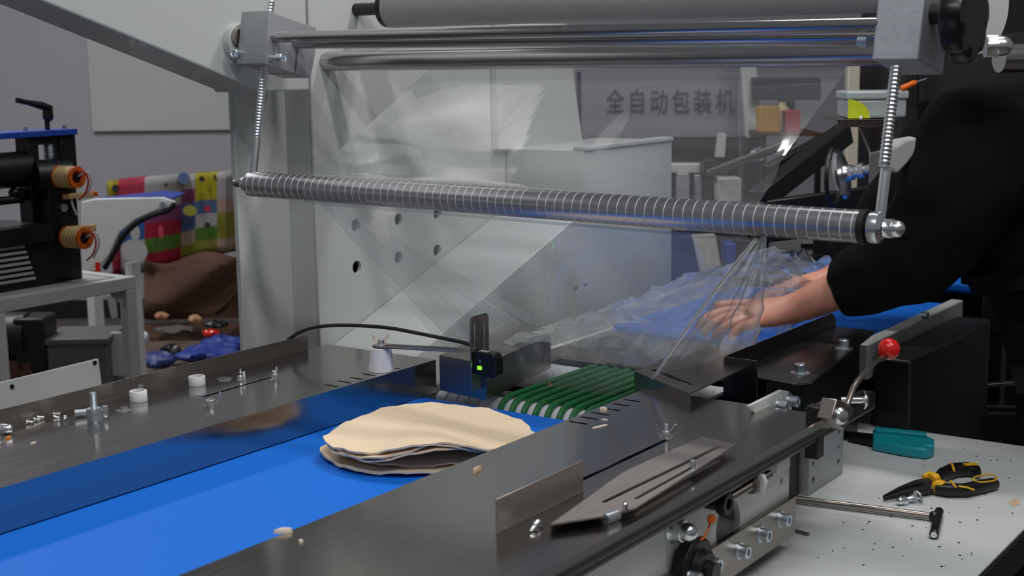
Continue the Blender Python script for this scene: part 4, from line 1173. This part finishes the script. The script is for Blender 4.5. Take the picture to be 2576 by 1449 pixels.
for px, py, r in ((291, 474, .017), (508, 450, .013), (545, 444, .015), (386, 466, .007), (402, 462, .007), (418, 464, .007)): matdot(px, py, r, DK)
matdot(462, 448, .026, PMC['s']); matdot(522, 525, .015, PMC['r']); matdot(340, 585, .036, PMC['w'], .6); matdot(478, 530, .024, PMC['l'], 1.3); matdot(338, 632, .055, PMC['w'], 1.1); matdot(405, 583, .03, PMC['p'], .4); matdot(522, 566, .013, DK)
build('mat_edge', MB().tube([matpt(i / 4, 6.05) for i in range(0, 29)], .018, 8), PMC['e'], pmt)

# tilted white conveyor end with blue belt, behind the print unit
tcv = thing('small_conveyor', 'small white conveyor end with blue top and black curved edge, behind the slip rings', 'conveyor', (atd(300, 700, 4.9).x, atd(300, 700, 4.9).y, 0))
tp = [(205, 508), (240, 500), (410, 497), (440, 508), (436, 520), (390, 530), (340, 552), (300, 585), (275, 640), (250, 670), (205, 690)]
P_ = [atd(*t, 4.9) for t in tp]
build('side_panel', MB().prism(P_, FWD * .02), PAINT2, tcv, bevel=.003)
build('blue_belt', MB().prism([atd(*t, 4.93) for t in ((205, 524), (205, 512), (380, 494), (432, 499), (428, 504), (240, 520))], FWD * .22), BOXBLUE, tcv)
build('black_edge', MB().tube(chaikin([atd(*t, 4.89) for t in ((440, 512), (425, 530), (385, 540), (345, 558), (310, 592), (285, 640), (262, 676))]), .010, 8), BLACKP, tcv)
build('end_roller', MB().cyl(atd(408, 514, 4.88), atd(408, 514, 4.88) + FWD * .2, .010, 14), ZINC, tcv)
lg0 = atd(235, 690, 5.0)
for s_ in (0, .18):
    build('leg', MB().box(lg0.x - .02 + s_, lg0.x + .02 + s_, lg0.y - .02, lg0.y + .02, 0, lg0.z + .02), PAINT2, tcv)
build('label_mark', MB().obox(atd(246, 671, 4.885), RGT * .009, UP * .016, FWD * .002), RED, tcv)

# crushed cardboard box under the mat
cbx = thing('cardboard_box', 'crushed brown cardboard box under the play mat, in the dim left background', 'box', (atd(475, 800, 6.25).x, atd(475, 800, 6.25).y, 0))


def cb_fn(u, v):
    px = 362 + 232 * u; top = 655 + 12 * math.sin(u * 7) - 14 * u; bot = 800 - 70 * max(0, (u - .62) / .38) ** 1.5 + 5 * math.sin(u * 9)
    return atd(px, top + (bot - top) * v, 6.1 + .10 * math.sin(u * 5 + 1) * (1 - .3 * v) + .05 * math.sin(v * 6 + u * 4))


build('front_wall', MB().grid(cb_fn, 18, 10), CARD, cbx, recalc=False, solid=.006)
build('flap', MB().prism([atd(*t, 6.12) for t in ((560, 730), (594, 690), (598, 770), (540, 796))], FWD * .3), CARD, cbx)
build('rear_wall', MB().prism([atd(*t, 6.55) for t in ((362, 665), (600, 648), (600, 800), (370, 805))], FWD * .01), CARD, cbx)
build('support_crate', MB().obox(V((atd(470, 830, 6.4).x, atd(470, 830, 6.4).y, .06)), RGT * .28, FWD * .18, UP * .06), CARD, cbx)

rn = random.Random(11)


def bag(px, py, wpx, hpx, dist, mat, label, seed, name='plastic_bag', cat='bag'):
    c0 = atd(px, py, dist); sc_ = dist / FPX * 1.02; rx = wpx / 2 * sc_; rz = hpx / 2 * sc_; r2 = random.Random(seed); ph = [r2.uniform(0, 6) for _ in range(6)]
    m = MB(); nu, nv = 22, 12; vs = []
    for j in range(nv + 1):
        a = PI * j / nv
        for i in range(nu):
            t = 2 * PI * i / nu
            e = 1 + .12 * math.sin(3 * t + ph[0] + 2 * a) + .10 * math.sin(5 * t - 3 * a + ph[1]) + .07 * math.sin(9 * t + 4 * a + ph[2])
            vs.append(c0 + RGT * rx * e * math.sin(a) * math.cos(t) + FWD * rx * .7 * e * math.sin(a) * math.sin(t) + UP * rz * e * math.cos(a))
    zmin = min(v_.z for v_ in vs)
    fs = [(j * nu + i, j * nu + (i + 1) % nu, (j + 1) * nu + (i + 1) % nu, (j + 1) * nu + i) for j in range(nv) for i in range(nu)]
    return tag(build(name, m.add(vs, fs), mat, base=(c0.x, c0.y, zmin), sharp=25), label, cat)


PLATM = M('timber_board', (104, 88, 78), .8, 0, .2, 8)
pf = thing('low_platform', 'low dusty board platform holding the clutter in the dim left background', 'platform', (atd(430, 880, 5.8).x, atd(430, 880, 5.8).y, 0))
pc = atd(430, 880, 5.8); pz = pc.z - .005; pc = pc - FWD * .18
build('board', MB().obox(V((pc.x, pc.y, pz - .02)), RGT * 1.0, FWD * .40, UP * .02), PLATM, pf, bevel=.004)
for i in (-.9, .9):
    for j in (-.33, .33):
        q = pc + RGT * i + FWD * j; build('foot', MB().box(q.x - .03, q.x + .03, q.y - .03, q.y + .03, 0, pz - .04), PLATM, pf)
bag(560, 868, 110, 46, 5.55, BOXBLUE, 'crumpled blue plastic bag at the foot of the side plate', 1)
bag(520, 890, 150, 40, 5.45, BOXBLUE, 'dark blue crumpled sheet lying nearest the far guide flange', 2, 'plastic_sheet', 'sheet')
bag(395, 905, 100, 40, 5.3, M('slate_bag', (56, 66, 130), .5, 0, .2, 9), 'slate blue bag just right of the white table leg', 3)
bag(432, 882, 50, 30, 5.5, BLACKP, 'small black crumpled bag between the blue bags', 4)
bag(490, 803, 32, 20, 5.9, M('tan_scrap', (190, 150, 116), .8), 'tan paper scrap on the clutter under the cardboard box', 5, 'paper_scrap', 'scrap')
bag(405, 795, 34, 18, 5.9, M('peach_scrap', (176, 130, 100), .8), 'peach coloured scrap lying left of the tan paper scrap', 6, 'paper_scrap', 'scrap')
bag(362, 848, 26, 26, 5.4, NYLON, 'white round roll end peeking out behind the table leg', 7, 'roll', 'roll')
bag(545, 815, 60, 18, 5.9, BLACKM, 'black crumpled scrap under the right end of the cardboard box', 8, 'plastic_scrap', 'scrap')
bag(440, 830, 90, 20, 5.7, M('grey_scrap', (90, 84, 82), .8), 'grey crumpled film scrap in the middle of the clutter', 9, 'plastic_scrap', 'scrap')
bag(530, 838, 40, 18, 5.8, RED, 'small red scrap lying above the blue bag', 10, 'plastic_scrap', 'scrap')
# grey crate and dark things under the white table
gcr = thing('grey_crate', 'grey plastic crate under the white steel table', 'crate', (atd(230, 900, 4.35).x, atd(230, 900, 4.35).y, 0))
gp0 = atd(215, 905, 4.35)
cm = MB().obox(V((gp0.x, gp0.y, .25)), RGT * .10, FWD * .10, UP * .25)
GCM = M('grey_plastic', (92, 94, 94), .5)
build('crate_body', cm, GCM, gcr, bevel=.006)
build('crate_rim', MB().obox(V((gp0.x, gp0.y, .50)), RGT * .108, FWD * .108, UP * .010), GCM, gcr, bevel=.004)
gb = thing('grey_post', 'leaning grey steel plate right under the white table beside its leg', 'metal plate', (atd(285, 900, 4.3).x, atd(285, 900, 4.3).y, 0))
build('plate', MB().prism([atd(*t, 4.3) for t in ((268, 745), (286, 738), (292, 800), (280, 800))], FWD * .02), PALEM, gb)
build('plate', MB().prism([atd(*t, 4.3) for t in ((276, 838), (308, 838), (315, 945), (250, 945))], FWD * .02), PALEM, gb)
bq = thing('black_motor', 'black motor and gearbox on the floor shelf under the white table, far left', 'motor', (atd(10, 860, 4.3).x, atd(10, 860, 4.3).y, 0))
mq = atd(10, 845, 4.3)
build('motor_body', MB().cyl(mq - RGT * .14, mq + RGT * .08, .075, 28), BLACKM, bq, bevel=.004)
build('gearbox', MB().obox(mq + RGT * .10 + UP * -.02, RGT * .05, FWD * .06, UP * .085), BLACKM, bq, bevel=.008)
build('pedestal', MB().obox(V((mq.x, mq.y, (mq.z - .07) / 2)), RGT * .10, FWD * .06, UP * ((mq.z - .07) / 2)), CARD, bq, bevel=.004)


# ================================================================== RIGHT BACKGROUND, seen through and beside the film
def rect(px0, py0, px1, py1, dist, depth, mb=None):
    P4 = [atd(*t, dist) for t in ((px0, py0), (px1, py0), (px1, py1), (px0, py1))]
    return (mb or MB()).prism(P4, FWD * depth)


def foot(px, dist): q = atd(px, 800, dist); return (q.x, q.y, 0)


def tofloor(px0, py0, px1, dist, depth):
    a_ = atd(px0, py0, dist); b_ = atd(px1, py0, dist); h = (a_.z + b_.z) / 2; c_ = (a_ + b_) / 2
    return MB().obox(V((c_.x, c_.y, h / 2)) + FWD * depth / 2, RGT * ((b_ - a_).length / 2), FWD * depth / 2, UP * h / 2)


sg_ = thing('sign_cabinet', 'grey cabinet bearing a row of large dark Chinese characters, seen through the film', 'cabinet', foot(1650, 5.0))
build('cabinet_body', tofloor(1440, 90, 1858, 5.02, .5), SIGNM, sg_, bevel=.006)


def text_mesh(s, size, m4, mat, parent, ext=.002, sx=1.0):
    cu = bpy.data.curves.new('sign_text', 'FONT'); cu.body = s; cu.size = size; cu.extrude = ext; cu.space_character = 1.0; cu.resolution_u = 3
    o = bpy.data.objects.new('sign_text', cu); COL.objects.link(o); bpy.context.view_layer.update()
    me = bpy.data.meshes.new_from_object(o.evaluated_get(bpy.context.evaluated_depsgraph_get())); bpy.data.objects.remove(o)
    off = rootoff(parent)
    for v_ in me.vertices: v_.co = (m4 @ V((v_.co.x * sx, v_.co.y, v_.co.z))) - off
    me.materials.clear(); me.materials.append(mat)
    n = bpy.data.objects.new('sign_text', me); COL.objects.link(n); n.parent = parent
    return n


for i, ch in enumerate('全自动包装机'):
    pc_ = atd(1524 + 55 * i, 279, 5.01)
    m4 = Matrix.Translation(pc_) @ Matrix((RGT, UP, -FWD)).transposed().to_4x4()
    t_ = text_mesh(ch, .092, m4, INK, sg_, sx=.74)
    t_.name = 'sign_character'
build('frame_edge', rect(1452, 180, 1462, 372, 5.0, .01), INK, sg_)

post = thing('white_post', 'slightly leaning white post behind the film, right of the sign cabinet', 'post', foot(1880, 4.8))
build('post_body', MB().bar(atd(1876, 90, 4.8), atd(1896, 345, 4.8), .05, .05), PAINT2, post, bevel=.003)
build('post_base', tofloor(1872, 345, 1915, 4.8, .08), DARKST, post)
shf = thing('tool_shelf', 'dim shelf holding a dark monitor and small coloured boxes, behind the film edge', 'shelf', foot(1980, 4.6))
build('shelf_board', rect(1912, 334, 2070, 342, 4.55, .3), CARD, shf, bevel=.003)
for px in (1916, 2055): build('leg', tofloor(px, 342, px + 12, 4.6, .03), DARKST, shf)
a_ = thing('monitor', 'dark flat monitor on the dim shelf behind the film edge', 'monitor', tuple(atd(1975, 333, 4.72)))
build('screen', rect(1892, 195, 2066, 252, 4.72, .04), M('dark_screen', (26, 28, 40), .25), a_, bevel=.004)
build('stand', rect(1960, 252, 2000, 333, 4.74, .03), BLACKP, a_, bevel=.002)
for nm, r4, mt_, lb in (('yellow_box', (1912, 268, 1962, 333), M('ochre_box', (200, 150, 60), .7), 'ochre yellow box on the dim shelf, leftmost of the small boxes'),
                        ('red_box', (1976, 278, 2014, 333), M('crimson_box', (170, 30, 60), .6), 'crimson box on the dim shelf right of the ochre box')):
    q = atd((r4[0] + r4[2]) / 2, r4[3], 4.60); tag(build(nm, rect(*r4, 4.58, .08), mt_, base=tuple(q), bevel=.003), lb, 'box')
q = atd(1968, 268, 4.66); tag(build('cream_bottle', MB().lathe([(0, 0), (.024, 0), (.026, .004), (.026, .075), (.012, .09), (.012, .10), (0, .10)], place((q.x, q.y, atd(1968, 333, 4.66).z)), 20), M('cream_bottle', (206, 190, 150), .5), base=(q.x, q.y, atd(1968, 333, 4.66).z)), 'cream bottle on the dim shelf between the ochre and crimson boxes', 'bottle')

su = thing('sealing_unit', 'dim sealing station with pale plates, blue motor and a polished diagonal shaft, behind the film', 'machine', foot(1780, 4.05))
build('back_plate', rect(1688, 345, 1860, 712, 4.2, .02), DARKST, su)
build('pale_bracket', MB().prism([atd(*t, 4.05) for t in ((1808, 336), (1828, 336), (1824, 396), (1800, 396))], FWD * .03), PALEM, su, bevel=.002)
build('pale_bar', rect(1690, 412, 1775, 436, 4.1, .06), PALEM, su, bevel=.004)
build('block', rect(1806, 448, 1866, 510, 4.0, .08), PALEM, su, bevel=.004)
build('block', rect(1770, 400, 1806, 440, 4.02, .08), BLACKM, su, bevel=.004)
build('column', rect(1705, 436, 1735, 520, 4.08, .05), ALU, su, bevel=.003)
build('column', rect(1748, 440, 1766, 520, 4.08, .05), ALU, su, bevel=.003)
build('shaft', MB().cyl(atd(1785, 436, 3.98), atd(1994, 356, 3.7), .013, 20), STEELB, su)
build('collar', MB().cyl(atd(1900, 391, 3.83), atd(1912, 387, 3.815), .019, 20), CHROME, su)
build('pale_plate', MB().prism([atd(*t, 3.95) for t in ((1742, 592), (1800, 590), (1818, 690), (1764, 694))], FWD * .03), PALEM, su, bevel=.003)
build('dark_plate', MB().prism([atd(*t, 4.0) for t in ((1700, 596), (1742, 592), (1764, 700), (1712, 706))], FWD * .02), BLACKM, su, bevel=.003)
build('blue_motor', rect(1824, 612, 1852, 664, 3.95, .08), BLUEP, su, bevel=.004)
build('motor_end', rect(1852, 600, 1884, 670, 3.97, .08), BLACKM, su, bevel=.004)
build('pedestal', tofloor(1692, 712, 1860, 4.12, .12), DARKST, su)

bcl = thing('black_rails', 'black machine rails running back diagonally beyond the film, left of the chrome wheel', 'rails', foot(2020, 3.3))
build('rail', MB().bar(atd(1905, 505, 3.25), atd(2125, 335, 3.5), .045, .05), BLACKM, bcl, bevel=.004)
build('rail', MB().bar(atd(1930, 430, 3.45), atd(2130, 322, 3.6), .03, .03), BLACKM, bcl, bevel=.004)
build('rail', MB().bar(atd(1900, 560, 3.25), atd(2200, 520, 3.3), .03, .10), BLACKM, bcl, bevel=.004)
build('support', tofloor(1900, 560, 1935, 3.42, .06), BLACKM, bcl)
cw_ = thing('chrome_wheel', 'polished metal wheel with a short shaft beyond the right threaded rod', 'wheel', tuple(atd(2120, 500, 3.0)))
wc = atd(2112, 440, 3.0); wa = (RGT * .86 - FWD * .45 + UP * .22)
build('wheel_disc', MB().lathe([(0, 0), (.052, 0), (.055, .004), (.050, .010), (.020, .014), (.018, .020), (0, .020)], place(wc, wa), 40), CHROME, cw_)
build('hub', MB().lathe([(.017, 0), (.017, .01), (.013, .012), (.013, .020), (.017, .022), (.017, .034), (.010, .036), (.010, .075), (0, .075)], place(wc + wa.normalized() * .02, wa), 28), CHROME, cw_)
build('mount_block', MB().obox(wc + wa.normalized() * .09 + UP * -.005, wa.normalized() * .02, V(wa).cross(UP).normalized() * .03, UP * .04), STEELB, cw_, bevel=.003)
build('guard_arc', MB().tube([wc + UP * (.064 * math.cos(t)) + wa.cross(UP).normalized() * (.064 * math.sin(t)) - wa.normalized() * .012 for t in [.4 + k * .25 for k in range(16)]], .005, 8), DARKST, cw_)
build('wheel_stand', MB().bar(wc + wa.normalized() * .09, wc + wa.normalized() * .09 - UP * .30, .03, .03), BLACKM, cw_)

ts = thing('steel_tray', 'narrow pale steel tray edge with a thin support rod, under the plastic tub', 'tray', tuple(atd(2185, 320, 3.05)))
build('tray_lip', rect(2106, 301, 2264, 320, 3.02, .003), STEELB, ts, bevel=.001)
build('tray_bed', MB().prism([atd(2106, 301, 3.02), atd(2264, 301, 3.02), atd(2264, 301, 3.02) + FWD * .16, atd(2106, 301, 3.02) + FWD * .16], UP * -.003), STEELB, ts)
build('support_rod', MB().cyl(atd(2164, 322, 3.06), atd(2198, 408, 3.06), .003, 10), STEELB, ts)
p = atd(2166, 297, 3.03); build('screw', MB().ball(p, .005, 12, 8), CHROME, ts)
tub = thing('plastic_tub', 'cloudy plastic tub with a lime green sticker, standing on the steel tray', 'tub', tuple(atd(2206, 300, 3.08)))
zt0 = atd(2206, 300, 3.02).z + .001
tq = [atd(2130, 300, 3.05), atd(2282, 300, 3.05)]; tw_ = (tq[1] - tq[0]).length / 2; tc_ = (tq[0] + tq[1]) / 2
zb1 = atd(2206, 250, 3.05).z; zb2 = atd(2206, 229, 3.05).z
build('tub_body', MB().obox(V((tc_.x, tc_.y, (zt0 + zb1) / 2)) + FWD * .05, RGT * tw_ * .98, FWD * .05, UP * (zb1 - zt0) / 2), PLASTC, tub, bevel=.006, seg=3)
build('tub_lid', MB().obox(V((tc_.x, tc_.y, (zb1 + zb2) / 2)) + FWD * .05, RGT * tw_ * 1.03, FWD * .054, UP * (zb2 - zb1) / 2), PLASTC, tub, bevel=.004, seg=3)
st = [atd(2131, 300, 3.047)]
cen = atd(2133, 299, 3.046); rs = (atd(2188, 299, 3.046) - cen).length
stp = [cen] + [cen + RGT * rs * math.cos(a) + UP * rs * .86 * math.sin(a) for a in [PI / 2 * k / 10 for k in range(11)]]
build('sticker', MB().prism([t + UP * .001 for t in stp], FWD * -.0006), LIME, tub)
sd = thing('screwdriver', 'screwdriver with an orange handle lying on the plastic tub, right of the threaded rod', 'screwdriver', tuple(atd(2290, 222, 3.04)))
s0_ = atd(2266, 224, 3.05); s1_ = atd(2306, 206, 3.06); s2_ = atd(2330, 198, 3.07)
build('handle', MB().lathe([(0, 0), (.005, 0), (.0068, .003), (.0062, .018), (.0068, .032), (.004, .040), (0, .040)], place(s0_, s1_ - s0_), 16), ORANGE, sd)
build('blade', MB().cyl(s1_, s2_, .0016, 10), ZINC, sd)
pp2 = thing('cream_post', 'short cream post behind the plastic tub, at the film edge', 'post', foot(2152, 4.2))
build('post_body', tofloor(2136, 100, 2166, 4.2, .04), M('cream_paint', (206, 200, 186), .5, 0, .04, 6), pp2, bevel=.003)
gwp = thing('partition_screen', 'plain grey partition screen standing behind the plastic tub and cream post', 'partition', foot(2230, 4.5))
build('screen_sheet', tofloor(2168, 60, 2300, 4.5, .03), M('mid_grey_panel', (120, 116, 118), .7), gwp)
bkdrop = thing('dark_backdrop', 'tall black backdrop added to darken the right edge behind the worker', 'cabinet', foot(2560, 4.0))
build('cabinet_body', tofloor(2290, -300, 2900, 3.9, .5), BLACKM, bkdrop, bevel=.006)  # plain black box, added only to keep this side of the background dark
build('backdrop_face', MB().prism([atd(*t, 3.895) for t in ((2310, -280), (2880, -280), (2880, 1000), (2310, 1000))], FWD * -.01), BLACKM, bkdrop, bevel=.004)
# toothed chain and white panel behind the fold of the film
ch = thing('roller_chain', 'black toothed chain strips behind the folded film, above the hand', 'chain', tuple(atd(1990, 690, 3.3)))
for r_, (xa, ya, xb, yb) in enumerate(((1912, 655, 2050, 648), (1912, 672, 2040, 668), (1912, 690, 2020, 684))):
    pa = atd(xa, ya, 3.3 - .02 * r_); pb = atd(xb, yb, 3.3 - .02 * r_)
    build('strip', MB().bar(pa, pb, .010, .006), BLACKM, ch)
    for i in range(16):
        c_ = pa.lerp(pb, (i + .5) / 16); build('link', MB().obox(c_ + UP * -.005 - FWD * .004, RGT * .0032, FWD * .006, UP * .004), ZINC if r_ else DARKST, ch)
bxs = thing('pale_side_cover', 'pale machine cover strip under the right end of the grooved roller, far behind', 'panel', foot(1980, 3.5))
build('cover', rect(1926, 596, 2130, 632, 3.55, .02), PALEM, bxs)
build('slot', rect(2016, 614, 2110, 622, 3.54, .01), BLACKM, bxs)
build('stand', tofloor(1975, 632, 2025, 3.58, .04), DARKST, bxs)
# dark wire rack low at the right edge
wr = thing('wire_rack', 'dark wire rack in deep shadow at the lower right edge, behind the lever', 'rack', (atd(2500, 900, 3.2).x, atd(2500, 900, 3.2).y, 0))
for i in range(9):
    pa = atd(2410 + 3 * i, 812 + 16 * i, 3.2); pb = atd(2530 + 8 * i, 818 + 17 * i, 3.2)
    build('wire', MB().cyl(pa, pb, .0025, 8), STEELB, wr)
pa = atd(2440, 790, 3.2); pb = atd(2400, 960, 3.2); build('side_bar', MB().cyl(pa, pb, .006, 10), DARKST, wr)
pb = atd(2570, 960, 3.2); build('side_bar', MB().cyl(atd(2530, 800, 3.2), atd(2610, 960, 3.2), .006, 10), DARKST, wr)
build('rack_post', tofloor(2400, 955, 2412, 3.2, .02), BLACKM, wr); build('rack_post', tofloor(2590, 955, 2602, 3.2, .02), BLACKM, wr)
lb_ = thing('low_beams', 'dark steel cross beams low at the right, behind the white table', 'frame', (atd(2400, 1050, 2.95).x, atd(2400, 1050, 2.95).y, 0))
build('beam', MB().bar(atd(2160, 1018, 2.85), atd(2620, 1030, 2.9), .02, .012), DARKST, lb_, bevel=.002)
build('beam', MB().bar(atd(2400, 975, 3.0), atd(2640, 955, 3.0), .02, .008), STEELB, lb_, bevel=.001)
build('beam', MB().bar(atd(2180, 1060, 2.85), atd(2640, 1070, 2.9), .05, .06), BLACKM, lb_, bevel=.003)
build('beam_post', tofloor(2600, 1000, 2630, 2.9, .03), BLACKM, lb_); build('beam_post', tofloor(2190, 1040, 2210, 2.88, .03), BLACKM, lb_)


# ================================================================== THE WORKER
def Wd(px, py, dep): return EYE + _ray(px, py) * (dep / FPX)


def skin(name, nodes, edges, root, mat, parent, sub=2, base=None):
    names = list(nodes); me = bpy.data.meshes.new(name)
    off = rootoff(parent) if parent else V(base)
    me.from_pydata([V(nodes[n][0]) - off for n in names], [(names.index(a), names.index(b)) for a, b in edges], [])
    o = bpy.data.objects.new(name, me); COL.objects.link(o)
    if parent: o.parent = parent
    else: o.location = off
    md = o.modifiers.new('skin', 'SKIN'); md.use_smooth_shade = True
    for i, n in enumerate(names):
        r = nodes[n][1]; d = me.skin_vertices[0].data[i]; d.radius = r if isinstance(r, tuple) else (r, r); d.use_root = (n == root)
    s_ = o.modifiers.new('sub', 'SUBSURF'); s_.levels = sub; s_.render_levels = sub
    bpy.context.view_layer.update(); bake(o); o.data.materials.clear(); o.data.materials.append(mat)
    for p_ in o.data.polygons: p_.use_smooth = True
    return o


pel = V((2.64, .57, .93)); wai = Wd(2640, 560, 2.46); che = Wd(2560, 300, 2.45); nek = Wd(2780, 30, 2.46); hd0 = Wd(2800, -120, 2.43); hd1 = Wd(2790, -240, 2.42)
shR = Wd(2480, 330, 2.30); shL = Wd(2450, 300, 2.68)
elR = Wd(2330, 635, 2.36); wrR = Wd(1985, 782, 2.46)
elL = Wd(2310, 500, 2.70); wrL = Wd(2085, 712, 2.76)
pe_ = thing('person', 'person in a black jacket reaching in from the right, bare hand over the belt', 'person', (2.64, .57, 0))
nodes = {'pel': (pel, .11), 'wai': (wai, .10), 'che': (che, .12), 'nek': (nek, .055), 'hd0': (hd0, .075), 'hd1': (hd1, .085),
         'shR': (shR, .055), 'elR': (elR, .040), 'frR': (elR.lerp(wrR, .66), .036), 'f2R': (elR.lerp(wrR, .88), .031), 'wrR': (wrR, (.0285, .025)),
         'shL': (shL, .055), 'elL': (elL, .040), 'wrL': (wrL, .026)}
edges = [('pel', 'wai'), ('wai', 'che'), ('che', 'nek'), ('nek', 'hd0'), ('hd0', 'hd1'), ('che', 'shR'), ('shR', 'elR'), ('elR', 'frR'), ('frR', 'f2R'), ('f2R', 'wrR'), ('che', 'shL'), ('shL', 'elL'), ('elL', 'wrL')]
for sd_, dy in (('R', -.09), ('L', .09)):
    hp = V((2.66 + (.03 if sd_ == 'L' else 0), .55 + dy * .6, .86)); kn_ = V((2.66, .55 + dy, .48)); an = V((2.70, .55 + dy, .09)); to = V((2.56, .57 + dy, .035))
    nodes['hp' + sd_] = (hp, .085); nodes['kn' + sd_] = (kn_, .06); nodes['an' + sd_] = (an, .042); nodes['to' + sd_] = (to, .035)
    edges += [('pel', 'hp' + sd_), ('hp' + sd_, 'kn' + sd_), ('kn' + sd_, 'an' + sd_), ('an' + sd_, 'to' + sd_)]


def hand(tagn, w, palm, fing, th, up):
    # w wrist, palm direction, finger direction, thumb direction, across direction
    d = palm.normalized(); f = fing.normalized(); ac = up.normalized()
    pc__ = w + d * .052
    nodes['pm' + tagn] = (pc__, (.036, .019)); edges.append(('wr' + tagn, 'pm' + tagn))
    for i, (o_, L__) in enumerate(((-.030, .068), (-.010, .076), (.010, .071), (.029, .056))):
        k0 = w + d * .092 + ac * o_ * 1.0
        k1 = k0 + f * L__ * .5; k2 = k1 + (f + V((0, 0, -.45))).normalized() * L__ * .3; k3 = k2 + (f + V((0, 0, -.9))).normalized() * L__ * .22
        for nm_, p_, r_ in (('a', k0, .0105), ('b', k1, .0092), ('c', k2, .0084), ('d', k3, .0072)): nodes[tagn + str(i) + nm_] = (p_, r_)
        edges.extend([('pm' + tagn, tagn + str(i) + 'a'), (tagn + str(i) + 'a', tagn + str(i) + 'b'), (tagn + str(i) + 'b', tagn + str(i) + 'c'), (tagn + str(i) + 'c', tagn + str(i) + 'd')])
    t0 = w + d * .040 + ac * -.034; t1 = t0 + (d * .6 - ac * .8).normalized() * .040 + th * .005; t2 = t1 + (d - ac * .15).normalized() * .032
    for nm_, p_, r_ in (('ta', t0, .014), ('tb', t1, .0115), ('tc', t2, .009)): nodes[tagn + nm_] = (p_, r_)
    edges.extend([('pm' + tagn, tagn + 'ta'), (tagn + 'ta', tagn + 'tb'), (tagn + 'tb', tagn + 'tc')])


dR = (Wd(1800, 806, 2.42) - wrR); hand('R', wrR, dR, dR + V((0, 0, -.02)), V((0, 0, -1)), V((-.10, -.9, -.25)))
dL = (Wd(1960, 725, 2.74) - wrL); hand('L', wrL, dL, dL + V((0, 0, -.04)), V((0, 0, -1)), V((.1, -.9, .3)))
skin('body', nodes, edges, 'pel', SKIN, pe_, 2)
jn = {'hem': (V((2.64, .57, .88)), .165), 'wai': (wai, .165), 'mid': (wai.lerp(che, .5), .175), 'che': (che, .175), 'col': (nek.lerp(che, .3), .085),
      'shR': (shR, .115), 'uaR': (shR.lerp(elR, .5), .105), 'elR': (elR, .095), 'faR': (elR.lerp(wrR, .35), .078), 'cfR': (elR.lerp(wrR, .60), (.060, .052)), 'ceR': (elR.lerp(wrR, .68), (.052, .046)),
      'shL': (shL, .115), 'uaL': (shL.lerp(elL, .5), .105), 'elL': (elL, .095), 'faL': (elL.lerp(wrL, .5), .080), 'ceL': (elL.lerp(wrL, .92), .055)}
je = [('hem', 'wai'), ('wai', 'mid'), ('mid', 'che'), ('che', 'col'), ('che', 'shR'), ('shR', 'uaR'), ('uaR', 'elR'), ('elR', 'faR'), ('faR', 'cfR'), ('cfR', 'ceR'), ('che', 'shL'), ('shL', 'uaL'), ('uaL', 'elL'), ('elL', 'faL'), ('faL', 'ceL')]
jk = skin('jacket', jn, je, 'mid', JACKET, pe_, 3)
dt = bpy.data.textures.new('folds', 'CLOUDS'); dt.noise_scale = .09
md = jk.modifiers.new('folds', 'DISPLACE'); md.texture = dt; md.strength = .025; md.mid_level = .5
tn = {}; te = []
for s_ in 'RL':
    for a_ in ('hp', 'kn', 'an'): tn[a_ + s_] = (nodes[a_ + s_][0], nodes[a_ + s_][1] + .022)
    te += [('hp' + s_, 'kn' + s_), ('kn' + s_, 'an' + s_), ('pel', 'hp' + s_)]
tn['pel'] = (pel, .14)
skin('trousers', tn, te, 'pel', TROUSER, pe_, 2)
for s_ in 'RL':
    a_, b_ = nodes['an' + s_][0], nodes['to' + s_][0]
    build('shoe', MB().obox((a_ + b_) / 2 + V((0, 0, -.022)), (b_ - a_) * .62 * V((1, 1, 0)), V((0, .045, 0)), V((0, 0, .038))), RUBBER, pe_, bevel=.02, seg=3)
build('hair', MB().ball(hd1.lerp(hd0, .25) + V((.015, 0, .03)), .104, 24, 14, (1, .9, .95)), HAIR, pe_)
for s_ in (-1, 1): build('eye', MB().ball(hd0.lerp(hd1, .55) + V((-.085, .032 * s_, 0)), .010, 12, 8), NYLON, pe_)
build('nose', MB().ball(hd0.lerp(hd1, .3) + V((-.092, 0, 0)), .014, 12, 8, (1.2, .8, 1.3)), SKIN, pe_)
sv = [Wd(*t, 2.31) for t in ((2245, 424), (2252, 372), (2278, 352), (2322, 344), (2306, 382), (2284, 412), (2258, 438))]
build('shirt_tail', MB().prism(sv, V((.02, .03, 0))), SHIRT, pe_, bevel=.004)
